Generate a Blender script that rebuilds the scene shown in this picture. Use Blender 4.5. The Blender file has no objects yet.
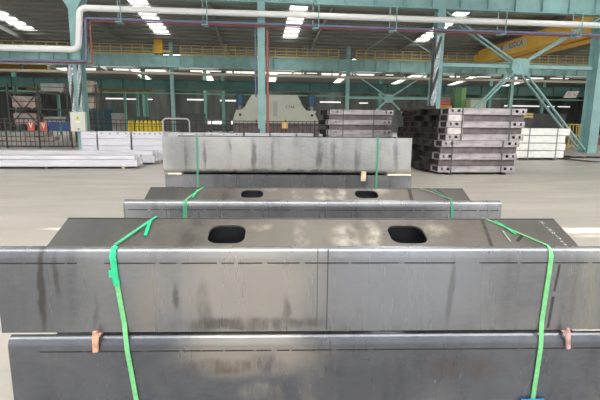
import bpy, bmesh, math, random
from mathutils import Vector, Matrix
random.seed(7)
C = bpy.context.scene.collection
R = math.radians
PI = math.pi

# ------------------------------------------------------------------ camera, sky, sun, exposure
TH = R(6.0)      # the hall is turned this much against the camera
PHI = R(1.8)     # the steel piles are turned this much
cam_d = bpy.data.cameras.new('camera'); cam_d.sensor_width = 36; cam_d.lens = 430 / 600 * 36
cam_d.clip_start = 0.05; cam_d.clip_end = 400
cam = bpy.data.objects.new('camera', cam_d); C.objects.link(cam)
cam.matrix_world = Matrix.Translation((0, 0, 1.6)) @ Matrix.Rotation(PI / 2 - R(9.9), 4, 'X') @ Matrix.Rotation(R(0.5), 4, 'Z')
bpy.context.scene.camera = cam
world = bpy.data.worlds.new('sky'); bpy.context.scene.world = world; world.use_nodes = True
bg = world.node_tree.nodes['Background']; bg.inputs[0].default_value = (0.93, 0.96, 1.0, 1); bg.inputs[1].default_value = 1.7
SKYLIGHT = 6.0; ADDED_GLOW = 9.0
sun_d = bpy.data.lights.new('sun', 'SUN'); sun_d.energy = 9; sun_d.angle = R(0.6); sun_d.color = (1, 0.95, 0.85)
sun = bpy.data.objects.new('sun', sun_d); C.objects.link(sun)
SUN_EL = R(65)
sdir = Vector((-math.sin(TH) * math.cos(SUN_EL), math.cos(TH) * math.cos(SUN_EL), -math.sin(SUN_EL)))
sun.rotation_euler = sdir.to_track_quat('-Z', 'Y').to_euler()
vs = bpy.context.scene.view_settings
vs.view_transform = 'Standard'; vs.look = 'None'; vs.gamma = 1; vs.use_curve_mapping = False
vs.exposure = 0.0

# ------------------------------------------------------------------ materials
MATS = {}
def mat(name, col, rough=0.6, metal=0.0, scale=0, amp=0.15, stretch=(1, 1, 1), col2=None, emit=0, lo=0.35, hi=0.65, rvar=0.0, spec=0.5, detail=6):
    if name in MATS: return MATS[name]
    m = bpy.data.materials.new(name); m.use_nodes = True
    nt = m.node_tree; b = nt.nodes['Principled BSDF']
    b.inputs['Base Color'].default_value = (*col, 1); b.inputs['Roughness'].default_value = rough
    b.inputs['Metallic'].default_value = metal; b.inputs['Specular IOR Level'].default_value = spec
    if emit:
        b.inputs['Emission Color'].default_value = (*col, 1); b.inputs['Emission Strength'].default_value = emit
    if scale:
        tc = nt.nodes.new('ShaderNodeTexCoord'); mp = nt.nodes.new('ShaderNodeMapping')
        mp.inputs['Scale'].default_value = stretch
        nz = nt.nodes.new('ShaderNodeTexNoise'); nz.inputs['Scale'].default_value = scale; nz.inputs['Detail'].default_value = detail
        rp = nt.nodes.new('ShaderNodeValToRGB')
        c2 = col2 or tuple(min(1, c * (1 + amp)) for c in col)
        c1 = col if col2 else tuple(c * (1 - amp) for c in col)
        rp.color_ramp.elements[0].position = lo; rp.color_ramp.elements[1].position = hi
        rp.color_ramp.elements[0].color = (*c1, 1); rp.color_ramp.elements[1].color = (*c2, 1)
        L = nt.links.new
        L(tc.outputs['Object'], mp.inputs[0]); L(mp.outputs[0], nz.inputs['Vector']); L(nz.outputs[0], rp.inputs[0])
        L(rp.outputs[0], b.inputs['Base Color'])
        if rvar:
            mr = nt.nodes.new('ShaderNodeMapRange'); mr.inputs[3].default_value = rough - rvar; mr.inputs[4].default_value = rough + rvar
            L(nz.outputs[0], mr.inputs[0]); L(mr.outputs[0], b.inputs['Roughness'])
    MATS[name] = m; return m

def steel(name, base, mid, patch, rough, streak, patch_amt, seed, blobs=()):
    """hot rolled plate: mottled mill scale, vertical runs, pale rubbed patches and brown bloom"""
    m = bpy.data.materials.new(name); m.use_nodes = True
    nt = m.node_tree; N = nt.nodes.new; L = nt.links.new; b = nt.nodes['Principled BSDF']
    tc = N('ShaderNodeTexCoord')
    def noise(scale, st, det, off):
        mp = N('ShaderNodeMapping'); mp.inputs['Scale'].default_value = st; mp.inputs['Location'].default_value = (off, off * 1.7, seed)
        nz = N('ShaderNodeTexNoise'); nz.inputs['Scale'].default_value = scale; nz.inputs['Detail'].default_value = det; nz.inputs['Roughness'].default_value = 0.6
        L(tc.outputs['Object'], mp.inputs[0]); L(mp.outputs[0], nz.inputs['Vector']); return nz
    def ramp(src, lo, hi):
        r = N('ShaderNodeMapRange'); r.inputs[1].default_value = lo; r.inputs[2].default_value = hi; L(src, r.inputs[0]); return r.outputs[0]
    def mix(fac, c1, c2, mode='MIX'):
        x = N('ShaderNodeMix'); x.data_type = 'RGBA'; x.blend_type = mode
        if isinstance(fac, float): x.inputs[0].default_value = fac
        else: L(fac, x.inputs[0])
        for s, c in ((6, c1), (7, c2)):
            if isinstance(c, tuple): x.inputs[s].default_value = (*c, 1)
            else: L(c, x.inputs[s])
        return x.outputs[2]
    def mul(src, k):
        x = N('ShaderNodeMath'); x.operation = 'MULTIPLY'; x.inputs[1].default_value = k; L(src, x.inputs[0]); return x.outputs[0]
    c = mix(ramp(noise(1.6, (1, 1, 1), 5, 3.1).outputs[0], 0.36, 0.64), base, mid)
    st = ramp(noise(5.0, streak, 7, 9.3).outputs[0], 0.52, 0.75)
    c = mix(mul(st, 0.7), c, tuple(x * 0.45 for x in base))
    pt = ramp(noise(2.2, (1, 1, 1.4), 9, 21.7).outputs[0], 0.56, 0.66)
    c = mix(mul(pt, patch_amt), c, patch)
    fine = ramp(noise(38, (0.5, 1, 1.3), 8, 1.0).outputs[0], 0.3, 0.7)
    c = mix(mul(fine, 0.32), c, tuple(x * 1.35 for x in mid))
    if blobs:                                     # stains, runs and rubbed areas with a place and an outline of their own
        wob = noise(5.0, (1, 1, 0.8), 6, 55.0); grain = ramp(noise(9.0, (1.2, 1.2, 0.35), 8, 71.0).outputs[0], 0.36, 0.60)
        vm = N('ShaderNodeVectorMath'); vm.operation = 'MULTIPLY_ADD'; L(wob.outputs['Color'], vm.inputs[0])
        vm.inputs[1].default_value = (0.10, 0.10, 0.10); L(tc.outputs['Object'], vm.inputs[2])
        for (ax, cx, cz, wx, wz, amt, col, gr) in blobs:
            off = N('ShaderNodeVectorMath'); off.operation = 'SUBTRACT'; L(vm.outputs[0], off.inputs[0])
            off.inputs[1].default_value = (cx + 0.05, cz + 0.05, 0) if ax == 'y' else (cx + 0.05, 0, cz + 0.05)
            sc = N('ShaderNodeVectorMath'); sc.operation = 'MULTIPLY'; L(off.outputs[0], sc.inputs[0])
            sc.inputs[1].default_value = (1 / wx, 1 / wz, 0) if ax == 'y' else (1 / wx, 0, 1 / wz)
            ln = N('ShaderNodeVectorMath'); ln.operation = 'LENGTH'; L(sc.outputs[0], ln.inputs[0])
            r = N('ShaderNodeMapRange'); r.inputs[1].default_value = 1.0; r.inputs[2].default_value = 0.35; r.inputs[4].default_value = amt
            r.interpolation_type = 'SMOOTHSTEP'; L(ln.outputs['Value'], r.inputs[0])
            f = r.outputs[0]
            if gr:
                mm = N('ShaderNodeMath'); mm.operation = 'MULTIPLY'; L(f, mm.inputs[0]); L(grain, mm.inputs[1]); f = mm.outputs[0]
            c = mix(f, c, col)
    L(c, b.inputs['Base Color'])
    rr = N('ShaderNodeMapRange'); rr.inputs[3].default_value = rough - 0.08; rr.inputs[4].default_value = rough + 0.10
    L(noise(3.0, streak, 6, 40.0).outputs[0], rr.inputs[0]); L(rr.outputs[0], b.inputs['Roughness'])
    b.inputs['Metallic'].default_value = 0.55
    MATS[name] = m; return m

WARM, BLUISH, DIRT, RUSTW, HEAT = (0.33, 0.305, 0.275), (0.17, 0.18, 0.20), (0.055, 0.05, 0.047), (0.46, 0.42, 0.36), (0.085, 0.062, 0.05)
M_face = steel('mill_scale_face', (0.15, 0.155, 0.168), (0.225, 0.228, 0.235), (0.34, 0.33, 0.315), 0.27, (1.3, 1, 0.10), 0.35, 2.0)
M_near = steel('mill_scale_near_face', (0.135, 0.14, 0.152), (0.20, 0.203, 0.21), (0.30, 0.29, 0.275), 0.26, (1.3, 1, 0.10), 0.45, 2.0, [
    ('x', -0.20, -0.22, 0.50, 0.42, 0.75, WARM, 0), ('x', 0.65, -0.2, 0.6, 0.4, 0.7, (0.235, 0.247, 0.275), 0), ('x', -1.38, -0.25, 0.45, 0.5, 0.65, (0.095, 0.10, 0.112), 0),
    ('x', -0.72, -0.28, 0.16, 0.3, 0.5, (0.26, 0.23, 0.20), 1), ('x', 1.62, -0.28, 0.12, 0.35, 0.5, (0.30, 0.27, 0.21), 1),
    ('x', -1.27, -0.2, 0.028, 0.36, 0.85, DIRT, 0), ('x', -1.19, -0.16, 0.020, 0.2, 0.7, DIRT, 1), ('x', -0.585, -0.26, 0.022, 0.10, 0.75, DIRT, 1), ('x', -0.43, -0.32, 0.05, 0.2, 0.6, DIRT, 1),
    ('x', -1.0, -0.33, 0.02, 0.14, 0.55, DIRT, 1), ('x', 0.87, -0.25, 0.025, 0.25, 0.4, DIRT, 0), ('x', -0.2, -0.42, 0.6, 0.05, 0.7, DIRT, 1), ('x', 1.55, -0.25, 0.03, 0.25, 0.4, DIRT, 1), ('x', 0.0, -0.33, 0.03, 0.10, 0.55, DIRT, 1)])
M_face2 = steel('mill_scale_blue_face', (0.075, 0.08, 0.092), (0.12, 0.126, 0.142), (0.23, 0.22, 0.20), 0.25, (1.3, 1, 0.4), 0.3, 5.0, [
    ('x', -0.22, -0.10, 0.50, 0.17, 0.8, (0.31, 0.285, 0.25), 0), ('x', -0.35, -0.17, 0.42, 0.05, 0.7, HEAT, 1), ('x', -0.13, -0.16, 0.12, 0.09, 0.9, (0.07, 0.07, 0.09), 1),
    ('x', -0.15, -0.33, 0.16, 0.09, 0.6, (0.34, 0.31, 0.27), 1), ('x', 0.12, -0.3, 0.10, 0.3, 0.45, (0.24, 0.23, 0.2), 1), ('x', 0.95, -0.2, 0.28, 0.10, 0.6, HEAT, 1), ('x', 0.5, -0.3, 0.3, 0.2, 0.4, (0.07, 0.075, 0.09), 0)])
M_plate = steel('mill_scale_web', (0.105, 0.10, 0.092), (0.17, 0.16, 0.143), (0.30, 0.285, 0.25), 0.42, (1.4, 0.35, 0.35), 0.35, 11.4, [
    ('y', -1.2, 0.14, 0.6, 0.5, 0.6, (0.075, 0.078, 0.082), 0), ('y', 1.5, 0.14, 0.4, 0.5, 0.55, (0.075, 0.072, 0.07), 0), ('y', -0.05, 0.14, 0.55, 0.3, 0.6, (0.25, 0.23, 0.20), 0), ('y', 0.33, 0.12, 0.12, 0.14, 0.85, RUSTW, 1), ('y', 0.47, 0.14, 0.07, 0.16, 0.9, RUSTW, 1), ('y', 0.41, 0.16, 0.06, 0.12, 0.8, (0.07, 0.055, 0.045), 1), ('y', 0.84, 0.16, 0.10, 0.12, 0.75, RUSTW, 1), ('y', 0.92, 0.10, 0.08, 0.10, 0.6, (0.08, 0.06, 0.05), 1),
    ('y', 0.08, 0.13, 0.05, 0.2, 0.6, RUSTW, 1), ('y', -0.50, 0.14, 0.10, 0.2, 0.6, (0.07, 0.065, 0.06), 1), ('y', -0.15, 0.2, 0.08, 0.05, 0.6, RUSTW, 1), ('y', 1.0, 0.15, 0.3, 0.3, 0.4, (0.16, 0.135, 0.115), 0)])
M_pale = steel('mill_scale_pale_face', (0.27, 0.27, 0.265), (0.39, 0.385, 0.37), (0.50, 0.48, 0.45), 0.44, (1.3, 1, 0.08), 0.4, 17.0, [
    ('x', -1.35, 0.25, 0.3, 0.4, 0.6, (0.20, 0.205, 0.21), 0), ('x', -0.6, 0.2, 0.25, 0.25, 0.5, (0.47, 0.44, 0.41), 0), ('x', 0.0, 0.2, 0.3, 0.2, 0.4, (0.47, 0.44, 0.41), 0)] +
    [('x', x, 0.24, w, 0.30, a, (0.11, 0.105, 0.10), 1) for x, w, a in ((-1.28, 0.03, 0.8), (-1.05, 0.03, 0.8), (-0.72, 0.03, 0.7), (-0.42, 0.05, 0.7), (-0.18, 0.03, 0.6), (0.42, 0.06, 0.85), (0.58, 0.05, 0.8), (0.9, 0.06, 0.6), (1.2, 0.03, 0.6), (1.4, 0.05, 0.6))] +
    [('x', 0.0, 0.03, 1.7, 0.035, 0.8, (0.11, 0.105, 0.10), 1)])
M_holeshade = mat('hole_shade_steel', (0.035, 0.037, 0.042), 0.55, 0.4, 6, 0.3)  # rear flange steel, darkened to put the shade inside the holes into its colour
M_mark = mat('black_scribe', (0.012, 0.012, 0.014), 0.8)
M_chalk = mat('white_chalk', (0.50, 0.49, 0.47), 0.9)
M_smear = mat('dark_smear', (0.045, 0.042, 0.04), 0.6, 0.2, 30, 0.4)
M_strap = mat('green_strap', (0.16, 0.50, 0.20), 0.35, 0, 40, 0.12)
M_sleeve = mat('emerald_strap', (0.02, 0.50, 0.23), 0.4, 0, 40, 0.15)
M_dkstrap = mat('dull_green_strap', (0.06, 0.27, 0.16), 0.45)
M_blue = mat('blue_pad', (0.02, 0.20, 0.50), 0.6)
M_shim = mat('copper_wood', (0.62, 0.33, 0.22), 0.8, 0, 25, 0.3)
M_pinkshim = mat('pink_wood', (0.50, 0.30, 0.27), 0.8, 0, 25, 0.3)
M_timber = mat('pale_timber', (0.55, 0.46, 0.33), 0.8, 0, 12, 0.25)
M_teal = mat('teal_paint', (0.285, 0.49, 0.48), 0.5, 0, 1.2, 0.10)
M_teallit = mat('teal_paint_lit', (0.38, 0.62, 0.60), 0.5, 0, 1.2, 0.10)  # paler copy of the same teal, carrying the rows' difference in light
M_tealdk = mat('dark_green_paint', (0.075, 0.185, 0.16), 0.5, 0, 1.2, 0.12)  # a darker green of its own, apart from the teal
M_green = mat('green_post_paint', (0.20, 0.50, 0.38), 0.5)
M_leaf = mat('grass_green_paint', (0.22, 0.42, 0.14), 0.5)
M_roof = mat('roof_sheet', (0.38, 0.37, 0.35), 0.7, 0, 2.0, 0.22, (0.3, 4, 1))
M_purlin = mat('purlin_paint', (0.27, 0.28, 0.265), 0.6)
M_sky = mat('skylight_panel', (1.0, 0.98, 0.93), 0.5, emit=SKYLIGHT)
M_addedglow = mat('added_light_panel', (1.0, 0.985, 0.95), 0.5, emit=ADDED_GLOW)  # glow of the added strip over the piles
M_win = mat('bright_window', (1.0, 0.99, 0.96), 0.5, emit=0.9)
M_white = mat('white_pipe_paint', (0.93, 0.93, 0.92), 0.45)
M_beige = mat('beige_pipe_paint', (0.66, 0.62, 0.50), 0.5)
M_bluep = mat('slate_blue_pipe_paint', (0.19, 0.21, 0.34), 0.5)
M_red = mat('red_pipe_paint', (0.40, 0.12, 0.11), 0.5)
M_yel = mat('yellow_rail_paint', (0.74, 0.60, 0.24), 0.5)
M_orange = mat('crane_orange', (1.0, 0.56, 0.07), 0.4, 0, 1.0, 0.06)
M_dkorange = mat('dusty_orange', (0.55, 0.27, 0.05), 0.5)
M_black = mat('black_iron', (0.06, 0.052, 0.05), 0.6)
M_wrap = mat('white_film', (0.66, 0.645, 0.69), 0.35, 0, 3.0, 0.10, (0.4, 1, 4))
M_wrapw = mat('warm_white_film', (0.90, 0.88, 0.84), 0.4, 0, 6.0, 0.10, (0.5, 1, 3))
M_seam = mat('gray_seam', (0.30, 0.29, 0.29), 0.7)
M_beam = mat('lilac_gray_steel', (0.40, 0.365, 0.37), 0.5, 0.35, 2.5, 0.25, (1, 1, 3))
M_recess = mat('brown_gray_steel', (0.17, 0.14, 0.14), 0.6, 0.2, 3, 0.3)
M_rustshade = mat('rust_and_shade', (0.028, 0.021, 0.019), 0.8, 0, 4, 0.5)  # dark brown rust, deepened to hold the shade of beam ends and inner rows
M_palebeam = mat('pale_end_steel', (0.64, 0.59, 0.57), 0.6, 0, 3, 0.2)
M_cream = mat('machine_cream', (0.55, 0.56, 0.47), 0.5, 0, 1.0, 0.06)
M_navy = mat('navy_cylinder', (0.03, 0.09, 0.17), 0.4)
M_box = mat('cabinet_ivory', (0.76, 0.78, 0.70), 0.45)
M_sign = mat('sign_white', (0.80, 0.76, 0.72), 0.5)
M_signred = mat('sign_red', (0.62, 0.12, 0.09), 0.5)
M_yellow = mat('cylinder_yellow', (0.90, 0.70, 0.02), 0.4)
M_cond = mat('flexible_conduit', (0.55, 0.60, 0.62), 0.5, 0, 18, 0.5, (1, 1, 1))
M_drum = mat('drum_blue', (0.02, 0.07, 0.20), 0.5)
M_tealbin = mat('container_teal', (0.03, 0.10, 0.13), 0.6)
M_gray = mat('machine_gray', (0.36, 0.36, 0.34), 0.6, 0, 2, 0.15)
M_dkgray = mat('dark_machine', (0.085, 0.09, 0.088), 0.6)
M_curtain = mat('curtain_gray', (0.20, 0.20, 0.20), 0.8)
M_pink = mat('crate_tan', (0.48, 0.38, 0.33), 0.8, 0, 2, 0.25)
M_wall = mat('far_wall_sheet', (0.15, 0.165, 0.155), 0.8, 0, 0.6, 0.3, (1, 1, 0.2))

def floor_mat():
    m = bpy.data.materials.new('polished_concrete'); m.use_nodes = True
    nt = m.node_tree; N = nt.nodes.new; L = nt.links.new; b = nt.nodes['Principled BSDF']
    tc = N('ShaderNodeTexCoord')
    def nz(scale, st):
        mp = N('ShaderNodeMapping'); mp.inputs['Scale'].default_value = st
        n = N('ShaderNodeTexNoise'); n.inputs['Scale'].default_value = scale; n.inputs['Detail'].default_value = 6
        L(tc.outputs['Object'], mp.inputs[0]); L(mp.outputs[0], n.inputs['Vector']); return n
    def mr(s, a, z, lo, hi):
        r = N('ShaderNodeMapRange'); r.inputs[1].default_value = a; r.inputs[2].default_value = z; r.inputs[3].default_value = lo; r.inputs[4].default_value = hi
        L(s, r.inputs[0]); return r.outputs[0]
    x = N('ShaderNodeMix'); x.data_type = 'RGBA'
    x.inputs[6].default_value = (0.36, 0.335, 0.303, 1); x.inputs[7].default_value = (0.47, 0.44, 0.392, 1)
    L(mr(nz(0.9, (0.35, 1.2, 1)).outputs[0], 0.3, 0.7, 0, 1), x.inputs[0])
    y = N('ShaderNodeMix'); y.data_type = 'RGBA'; y.inputs[7].default_value = (0.295, 0.275, 0.25, 1)
    L(mr(nz(2.2, (0.25, 2.2, 1)).outputs[0], 0.58, 0.75, 0, 0.45), y.inputs[0]); L(x.outputs[2], y.inputs[6])
    L(y.outputs[2], b.inputs['Base Color'])
    L(mr(nz(1.5, (0.4, 1.5, 1)).outputs[0], 0.3, 0.7, 0.32, 0.5), b.inputs['Roughness'])
    return m
M_floor = floor_mat()

# ------------------------------------------------------------------ mesh and object helpers
U = Vector((math.cos(TH), math.sin(TH), 0)); V = Vector((-math.sin(TH), math.cos(TH), 0))
PU = Vector((math.cos(PHI), math.sin(PHI), 0)); PV = Vector((-math.sin(PHI), math.cos(PHI), 0))
def hall(u, v, z=0): return U * u + V * v + Vector((0, 0, z))
def pile(u, v, z=0): return PU * u + PV * v + Vector((0, 0, z))

class MB:
    def __init__(self): self.v = []; self.f = []; self.mi = []; self.cur = 0; self.sm = []
    def mat(self, i): self.cur = i; return self
    def _add(self, vs, fs, smooth=False):
        o = len(self.v); self.v += [tuple(p) for p in vs]
        for f in fs: self.f.append([i + o for i in f]); self.mi.append(self.cur); self.sm.append(smooth)
        return self
    def box(self, x0, x1, y0, y1, z0, z1):
        vs = [(x, y, z) for z in (z0, z1) for y in (y0, y1) for x in (x0, x1)]
        return self._add(vs, [(0, 2, 3, 1), (4, 5, 7, 6), (0, 1, 5, 4), (2, 6, 7, 3), (0, 4, 6, 2), (1, 3, 7, 5)])
    def bar(self, p, q, w, h, up=(0, 0, 1)):
        p = Vector(p); q = Vector(q); d = (q - p).normalized(); s = d.cross(Vector(up))
        if s.length < 1e-4: s = d.cross(Vector((0, 1, 0)))
        s.normalize(); t = s.cross(d)
        vs = [c + s * (a * w / 2) + t * (b * h / 2) for c in (p, q) for a, b in ((-1, -1), (1, -1), (1, 1), (-1, 1))]
        return self._add(vs, [(0, 1, 2, 3), (7, 6, 5, 4), (0, 4, 5, 1), (1, 5, 6, 2), (2, 6, 7, 3), (3, 7, 4, 0)])
    def tube(self, path, r, n=10):
        P = [Vector(p) for p in path]; rings = []
        ref = None
        for i, p in enumerate(P):
            d = (P[min(i + 1, len(P) - 1)] - P[max(i - 1, 0)]).normalized()
            if ref is None: ref = d.orthogonal().normalized()
            s = (ref - d * ref.dot(d)).normalized(); ref = s; t = d.cross(s)
            rings.append([p + (s * math.cos(2 * PI * k / n) + t * math.sin(2 * PI * k / n)) * r for k in range(n)])
        vs = [q for ring in rings for q in ring]; fs = []
        for i in range(len(P) - 1):
            for k in range(n):
                fs.append((i * n + k, i * n + (k + 1) % n, (i + 1) * n + (k + 1) % n, (i + 1) * n + k))
        self._add(vs, fs, True)
        self._add(rings[0][::-1], [tuple(range(n))]); self._add(rings[-1], [tuple(range(n))])
        return self
    def prism_y(self, poly, y0, y1):
        n = len(poly); vs = [(x, y0, z) for x, z in poly] + [(x, y1, z) for x, z in poly]
        return self._add(vs, [tuple(range(n)), tuple(range(2 * n - 1, n - 1, -1))] + [(i, i + n, (i + 1) % n + n, (i + 1) % n) for i in range(n)])
    def prism_x(self, poly, x0, x1, smooth=False):
        n = len(poly); vs = [(x0, y, z) for y, z in poly] + [(x1, y, z) for y, z in poly]
        self._add(vs, [tuple(range(n)), tuple(range(2 * n - 1, n - 1, -1))])
        return self._add(vs, [(i, i + n, (i + 1) % n + n, (i + 1) % n) for i in range(n)], smooth)
    def mesh(self, name, mats):
        me = bpy.data.meshes.new(name); me.from_pydata(self.v, [], self.f)
        for m in (mats if isinstance(mats, (list, tuple)) else [mats]): me.materials.append(m)
        for p, i, s in zip(me.polygons, self.mi, self.sm): p.material_index = i; p.use_smooth = s
        bm = bmesh.new(); bm.from_mesh(me)
        bmesh.ops.remove_doubles(bm, verts=bm.verts, dist=1e-6)
        bmesh.ops.recalc_face_normals(bm, faces=bm.faces); bm.to_mesh(me); bm.free()
        if any(self.sm): me.set_sharp_from_angle(angle=R(35))
        return me
    def build(self, name, mats, parent=None, loc=None, rz=0.0, bevel=0):
        o = bpy.data.objects.new(name, self.mesh(name, mats)); C.objects.link(o)
        if parent is not None: o.parent = parent
        if loc is not None: o.location = loc; o.rotation_euler.z = rz
        if bevel:
            bv = o.modifiers.new('bevel', 'BEVEL'); bv.width = bevel; bv.segments = 2; bv.limit_method = 'ANGLE'
        return o
def tag(o, label=None, cat=None, group=None, kind=None):
    if label: o['label'] = label
    if cat: o['category'] = cat
    if group: o['group'] = group
    if kind: o['kind'] = kind
    return o
def root(name, loc, rz, label, cat, group=None):
    o = bpy.data.objects.new(name, None); C.objects.link(o); o.location = loc; o.rotation_euler.z = rz
    o.empty_display_size = 0.2
    return tag(o, label, cat, group)
def copy_tree(o, parent=None):
    c = o.copy(); C.objects.link(c)
    if parent is not None: c.parent = parent
    for ch in list(o.children): copy_tree(ch, c)
    return c
def struct(mb, name, m, label=None, cat=None, group=None):
    o = mb.build(name, m, None, (0, 0, 0), TH); return tag(o, label, cat, group, 'structure')
ORD = ['first', 'second', 'third', 'fourth', 'fifth', 'sixth', 'seventh', 'eighth', 'ninth', 'tenth', 'eleventh', 'twelfth', 'thirteenth', 'fourteenth']
def lettering(name, text, size, m, parent, loc, rot, extrude=0.004):
    cu = bpy.data.curves.new(name, 'FONT'); cu.body = text; cu.size = size; cu.align_x = 'CENTER'; cu.align_y = 'CENTER'; cu.extrude = extrude
    cu.materials.append(m)
    t = bpy.data.objects.new('tmp', cu); C.objects.link(t)
    bpy.context.view_layer.update()
    me = bpy.data.meshes.new_from_object(t.evaluated_get(bpy.context.evaluated_depsgraph_get()))
    bpy.data.objects.remove(t)
    if not me.materials: me.materials.append(m)
    o = bpy.data.objects.new(name, me); C.objects.link(o); o.parent = parent; o.location = loc; o.rotation_euler = rot
    return o

# ------------------------------------------------------------------ the shell: floor, roof, skylights, far walls
UL, UR = -52, 82
struct(MB().box(UL, UR, -9, 104, -0.3, 0), 'floor', M_floor)
def roof_z(v):                                   # each bay's roof falls towards the next column row
    for a, b in ((-40, 26), (26, 52), (52, 78), (78, 104.1)):
        if v <= b: return 10.8 + 0.065 * (b - v)
    return 10.8
SL_U = [-36.5, -23.0, -9.6, 3.9, 18.5, 32.0, 45.5, 59]
ADDED_GAPS = {2: [[(-3.35, 1.02), (-3.0, 0.86), (-1.2, 0.84), (-1.2, 1.0)]], 4: [[(4.75, 0.45), (9.0, 0.32), (9.0, -0.0), (4.75, 0.1)], [(4.75, -0.02), (9.0, -0.12), (9.0, -0.24), (4.75, -0.12)]]}   # openings added to the unseen sheets, shaped to throw sun patches on the floor
def roof_piece(mb, u0, u1, v0, v1, b, t=0.06):
    z0 = 10.8 + 0.065 * (b - v0); z1 = 10.8 + 0.065 * (b - v1)
    vs_ = [(u0, v0, z0), (u1, v0, z0), (u1, v1, z1), (u0, v1, z1)]
    mb._add(vs_ + [(x, y, z + t) for x, y, z in vs_], [(0, 1, 2, 3), (7, 6, 5, 4), (0, 4, 5, 1), (1, 5, 6, 2), (2, 6, 7, 3), (3, 7, 4, 0)])
rf = MB()
def flat_poly(outer, holes, t):
    cu = bpy.data.curves.new('tmp', 'CURVE'); cu.dimensions = '2D'; cu.fill_mode = 'BOTH'; cu.extrude = t / 2
    for loop in [outer] + holes:
        sp = cu.splines.new('POLY'); sp.points.add(len(loop) - 1); sp.use_cyclic_u = True
        for p, q in zip(sp.points, loop): p.co = (q[0], q[1], 0, 1)
    o = bpy.data.objects.new('tmp', cu); C.objects.link(o); bpy.context.view_layer.update()
    me = bpy.data.meshes.new_from_object(o.evaluated_get(bpy.context.evaluated_depsgraph_get()))
    bpy.data.objects.remove(o); return me
ADDED_V0, ADDED_V1 = -5.0, -0.55                      # unseen glowing strip added across the roof to light the piles and their bends
for (v0, v1, s0, s1, hw) in ((ADDED_V1, 26, 1.5, 24.5, 0.75), (26, 52, 27.0, 49.4, 0.75), (52, 78, 66, 77.0, 3.6), (78, 104, 80, 103, 0.75)):
    edges = [UL] + [x for s in SL_U for x in (s - hw, s + hw)] + [UR]
    for i in range(0, len(edges), 2):
        a, b = edges[i], edges[i + 1]
        if v0 == ADDED_V1 and (i // 2 + (0 if i else 0)) in (3, 4) and ADDED_GAPS.get({3: 2, 4: 4}[i // 2]):
            me = flat_poly([(a, v0), (b, v0), (b, v1), (a, v1)], ADDED_GAPS[{3: 2, 4: 4}[i // 2]], 0.06)
            rf._add([(p.co.x, p.co.y, 10.83 + 0.065 * (26 - p.co.y) + p.co.z) for p in me.vertices], [tuple(q.vertices) for q in me.polygons])
        else: roof_piece(rf, a, b, v0, v1, v1)
    for s in SL_U:                                # sheet at both ends of each skylight strip
        roof_piece(rf, s - hw, s + hw, v0, s0, v1); roof_piece(rf, s - hw, s + hw, s1, v1, v1)
        sk = MB(); roof_piece(sk, s - hw, s + hw, s0, s1, v1, 0.03)
        struct(sk, 'skylight', M_sky)
roof_piece(rf, UL, UR, -9, ADDED_V0, 26)
sk = MB(); roof_piece(sk, UL, UR, ADDED_V0, ADDED_V1, 26, 0.03); struct(sk, 'skylight', M_addedglow)  # the last piece is the added glowing strip, out of view overhead
struct(rf, 'ceiling', M_roof)
pv = -8.0
while pv < 103:                                   # purlins under the sheets
    for b in (26, 52, 78, 104):
        if pv < b: break
    if not (-5.1 < pv < 1.3):
        z = 10.8 + 0.065 * (b - pv)
        struct(MB().box(UL, UR, pv - 0.045, pv + 0.045, z - 0.2, z - 0.01), 'roof_purlin', M_purlin)
    pv += 1.45
for u in (-24.5, -14.5, -3.6, 6.6, 16.9, 27.2, 37.5): # rafters
    for (v0, v1, b) in ((26, 52, 52), (52, 78, 78)):
        z0 = 10.8 + 0.065 * (b - v0); z1 = 10.8
        struct(MB().bar((u, v0, z0 - 0.42), (u, v1, z1 - 0.42), 0.22, 0.45), 'roof_beam', M_purlin)
for b in (26, 52, 78):                            # the step between one bay's roof and the next
    struct(MB().box(UL, UR, b + 0.02, b + 0.1, 10.6, 12.6), 'roof_fascia', M_roof)
struct(MB().box(UL, UR, 104, 104.3, 0, 13), 'wall_far', M_wall)
struct(MB().box(UL - 0.3, UL, 20, 104, 0, 13), 'wall_left', M_wall)
struct(MB().box(UR, UR + 0.3, 20, 104, 0, 13), 'wall_right', M_wall)
wins = [(-33.5, -29.5, 7.0, 7.45), (-29.0, -26.8, 6.95, 7.35), (-25.2, -23.2, 6.95, 7.3), (-15.5, -11.0, 7.0, 7.5), (-8.0, -3.9, 6.9, 7.4), (15.5, 20.5, 6.9, 7.35), (25, 27.2, 6.8, 7.2),
        (62, 72, 6.6, 7.1), (73, 75.4, 6.6, 7.0), (76.3, 79.6, 6.6, 7.0), (-14.9, -10.2, 1.45, 2.5), (-9.9, -7.4, 1.45, 2.5), (-5.6, -3.4, 1.4, 2.5), (-2.8, -1.2, 1.4, 2.4)]
for i, (a, b, z0, z1) in enumerate(wins):
    struct(MB().box(a, b, 103.86, 103.98, z0, z0 + (z1 - z0) * (0.6 if z0 > 5 else 1)), f'window_{i + 1}', M_win)

for i, (a, b) in enumerate(((75, 104), (120, 134), (136, 144), (149, 172), (191, 204), (206, 220), (225, 252), (258, 300), (303, 313), (318, 335), (350, 371), (383, 391), (408, 425), (450, 461), (479, 495), (508, 523), (535, 552), (560, 580))):
    ua, ub = -9.27 + (a - 200) * 0.179, -9.27 + (b - 200) * 0.179
    struct(MB().box(ua, ub, 77.9, 78.0, 10.32 + 0.1 * (i % 3), 10.78), f'window_{i + 20}', M_win)
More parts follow.
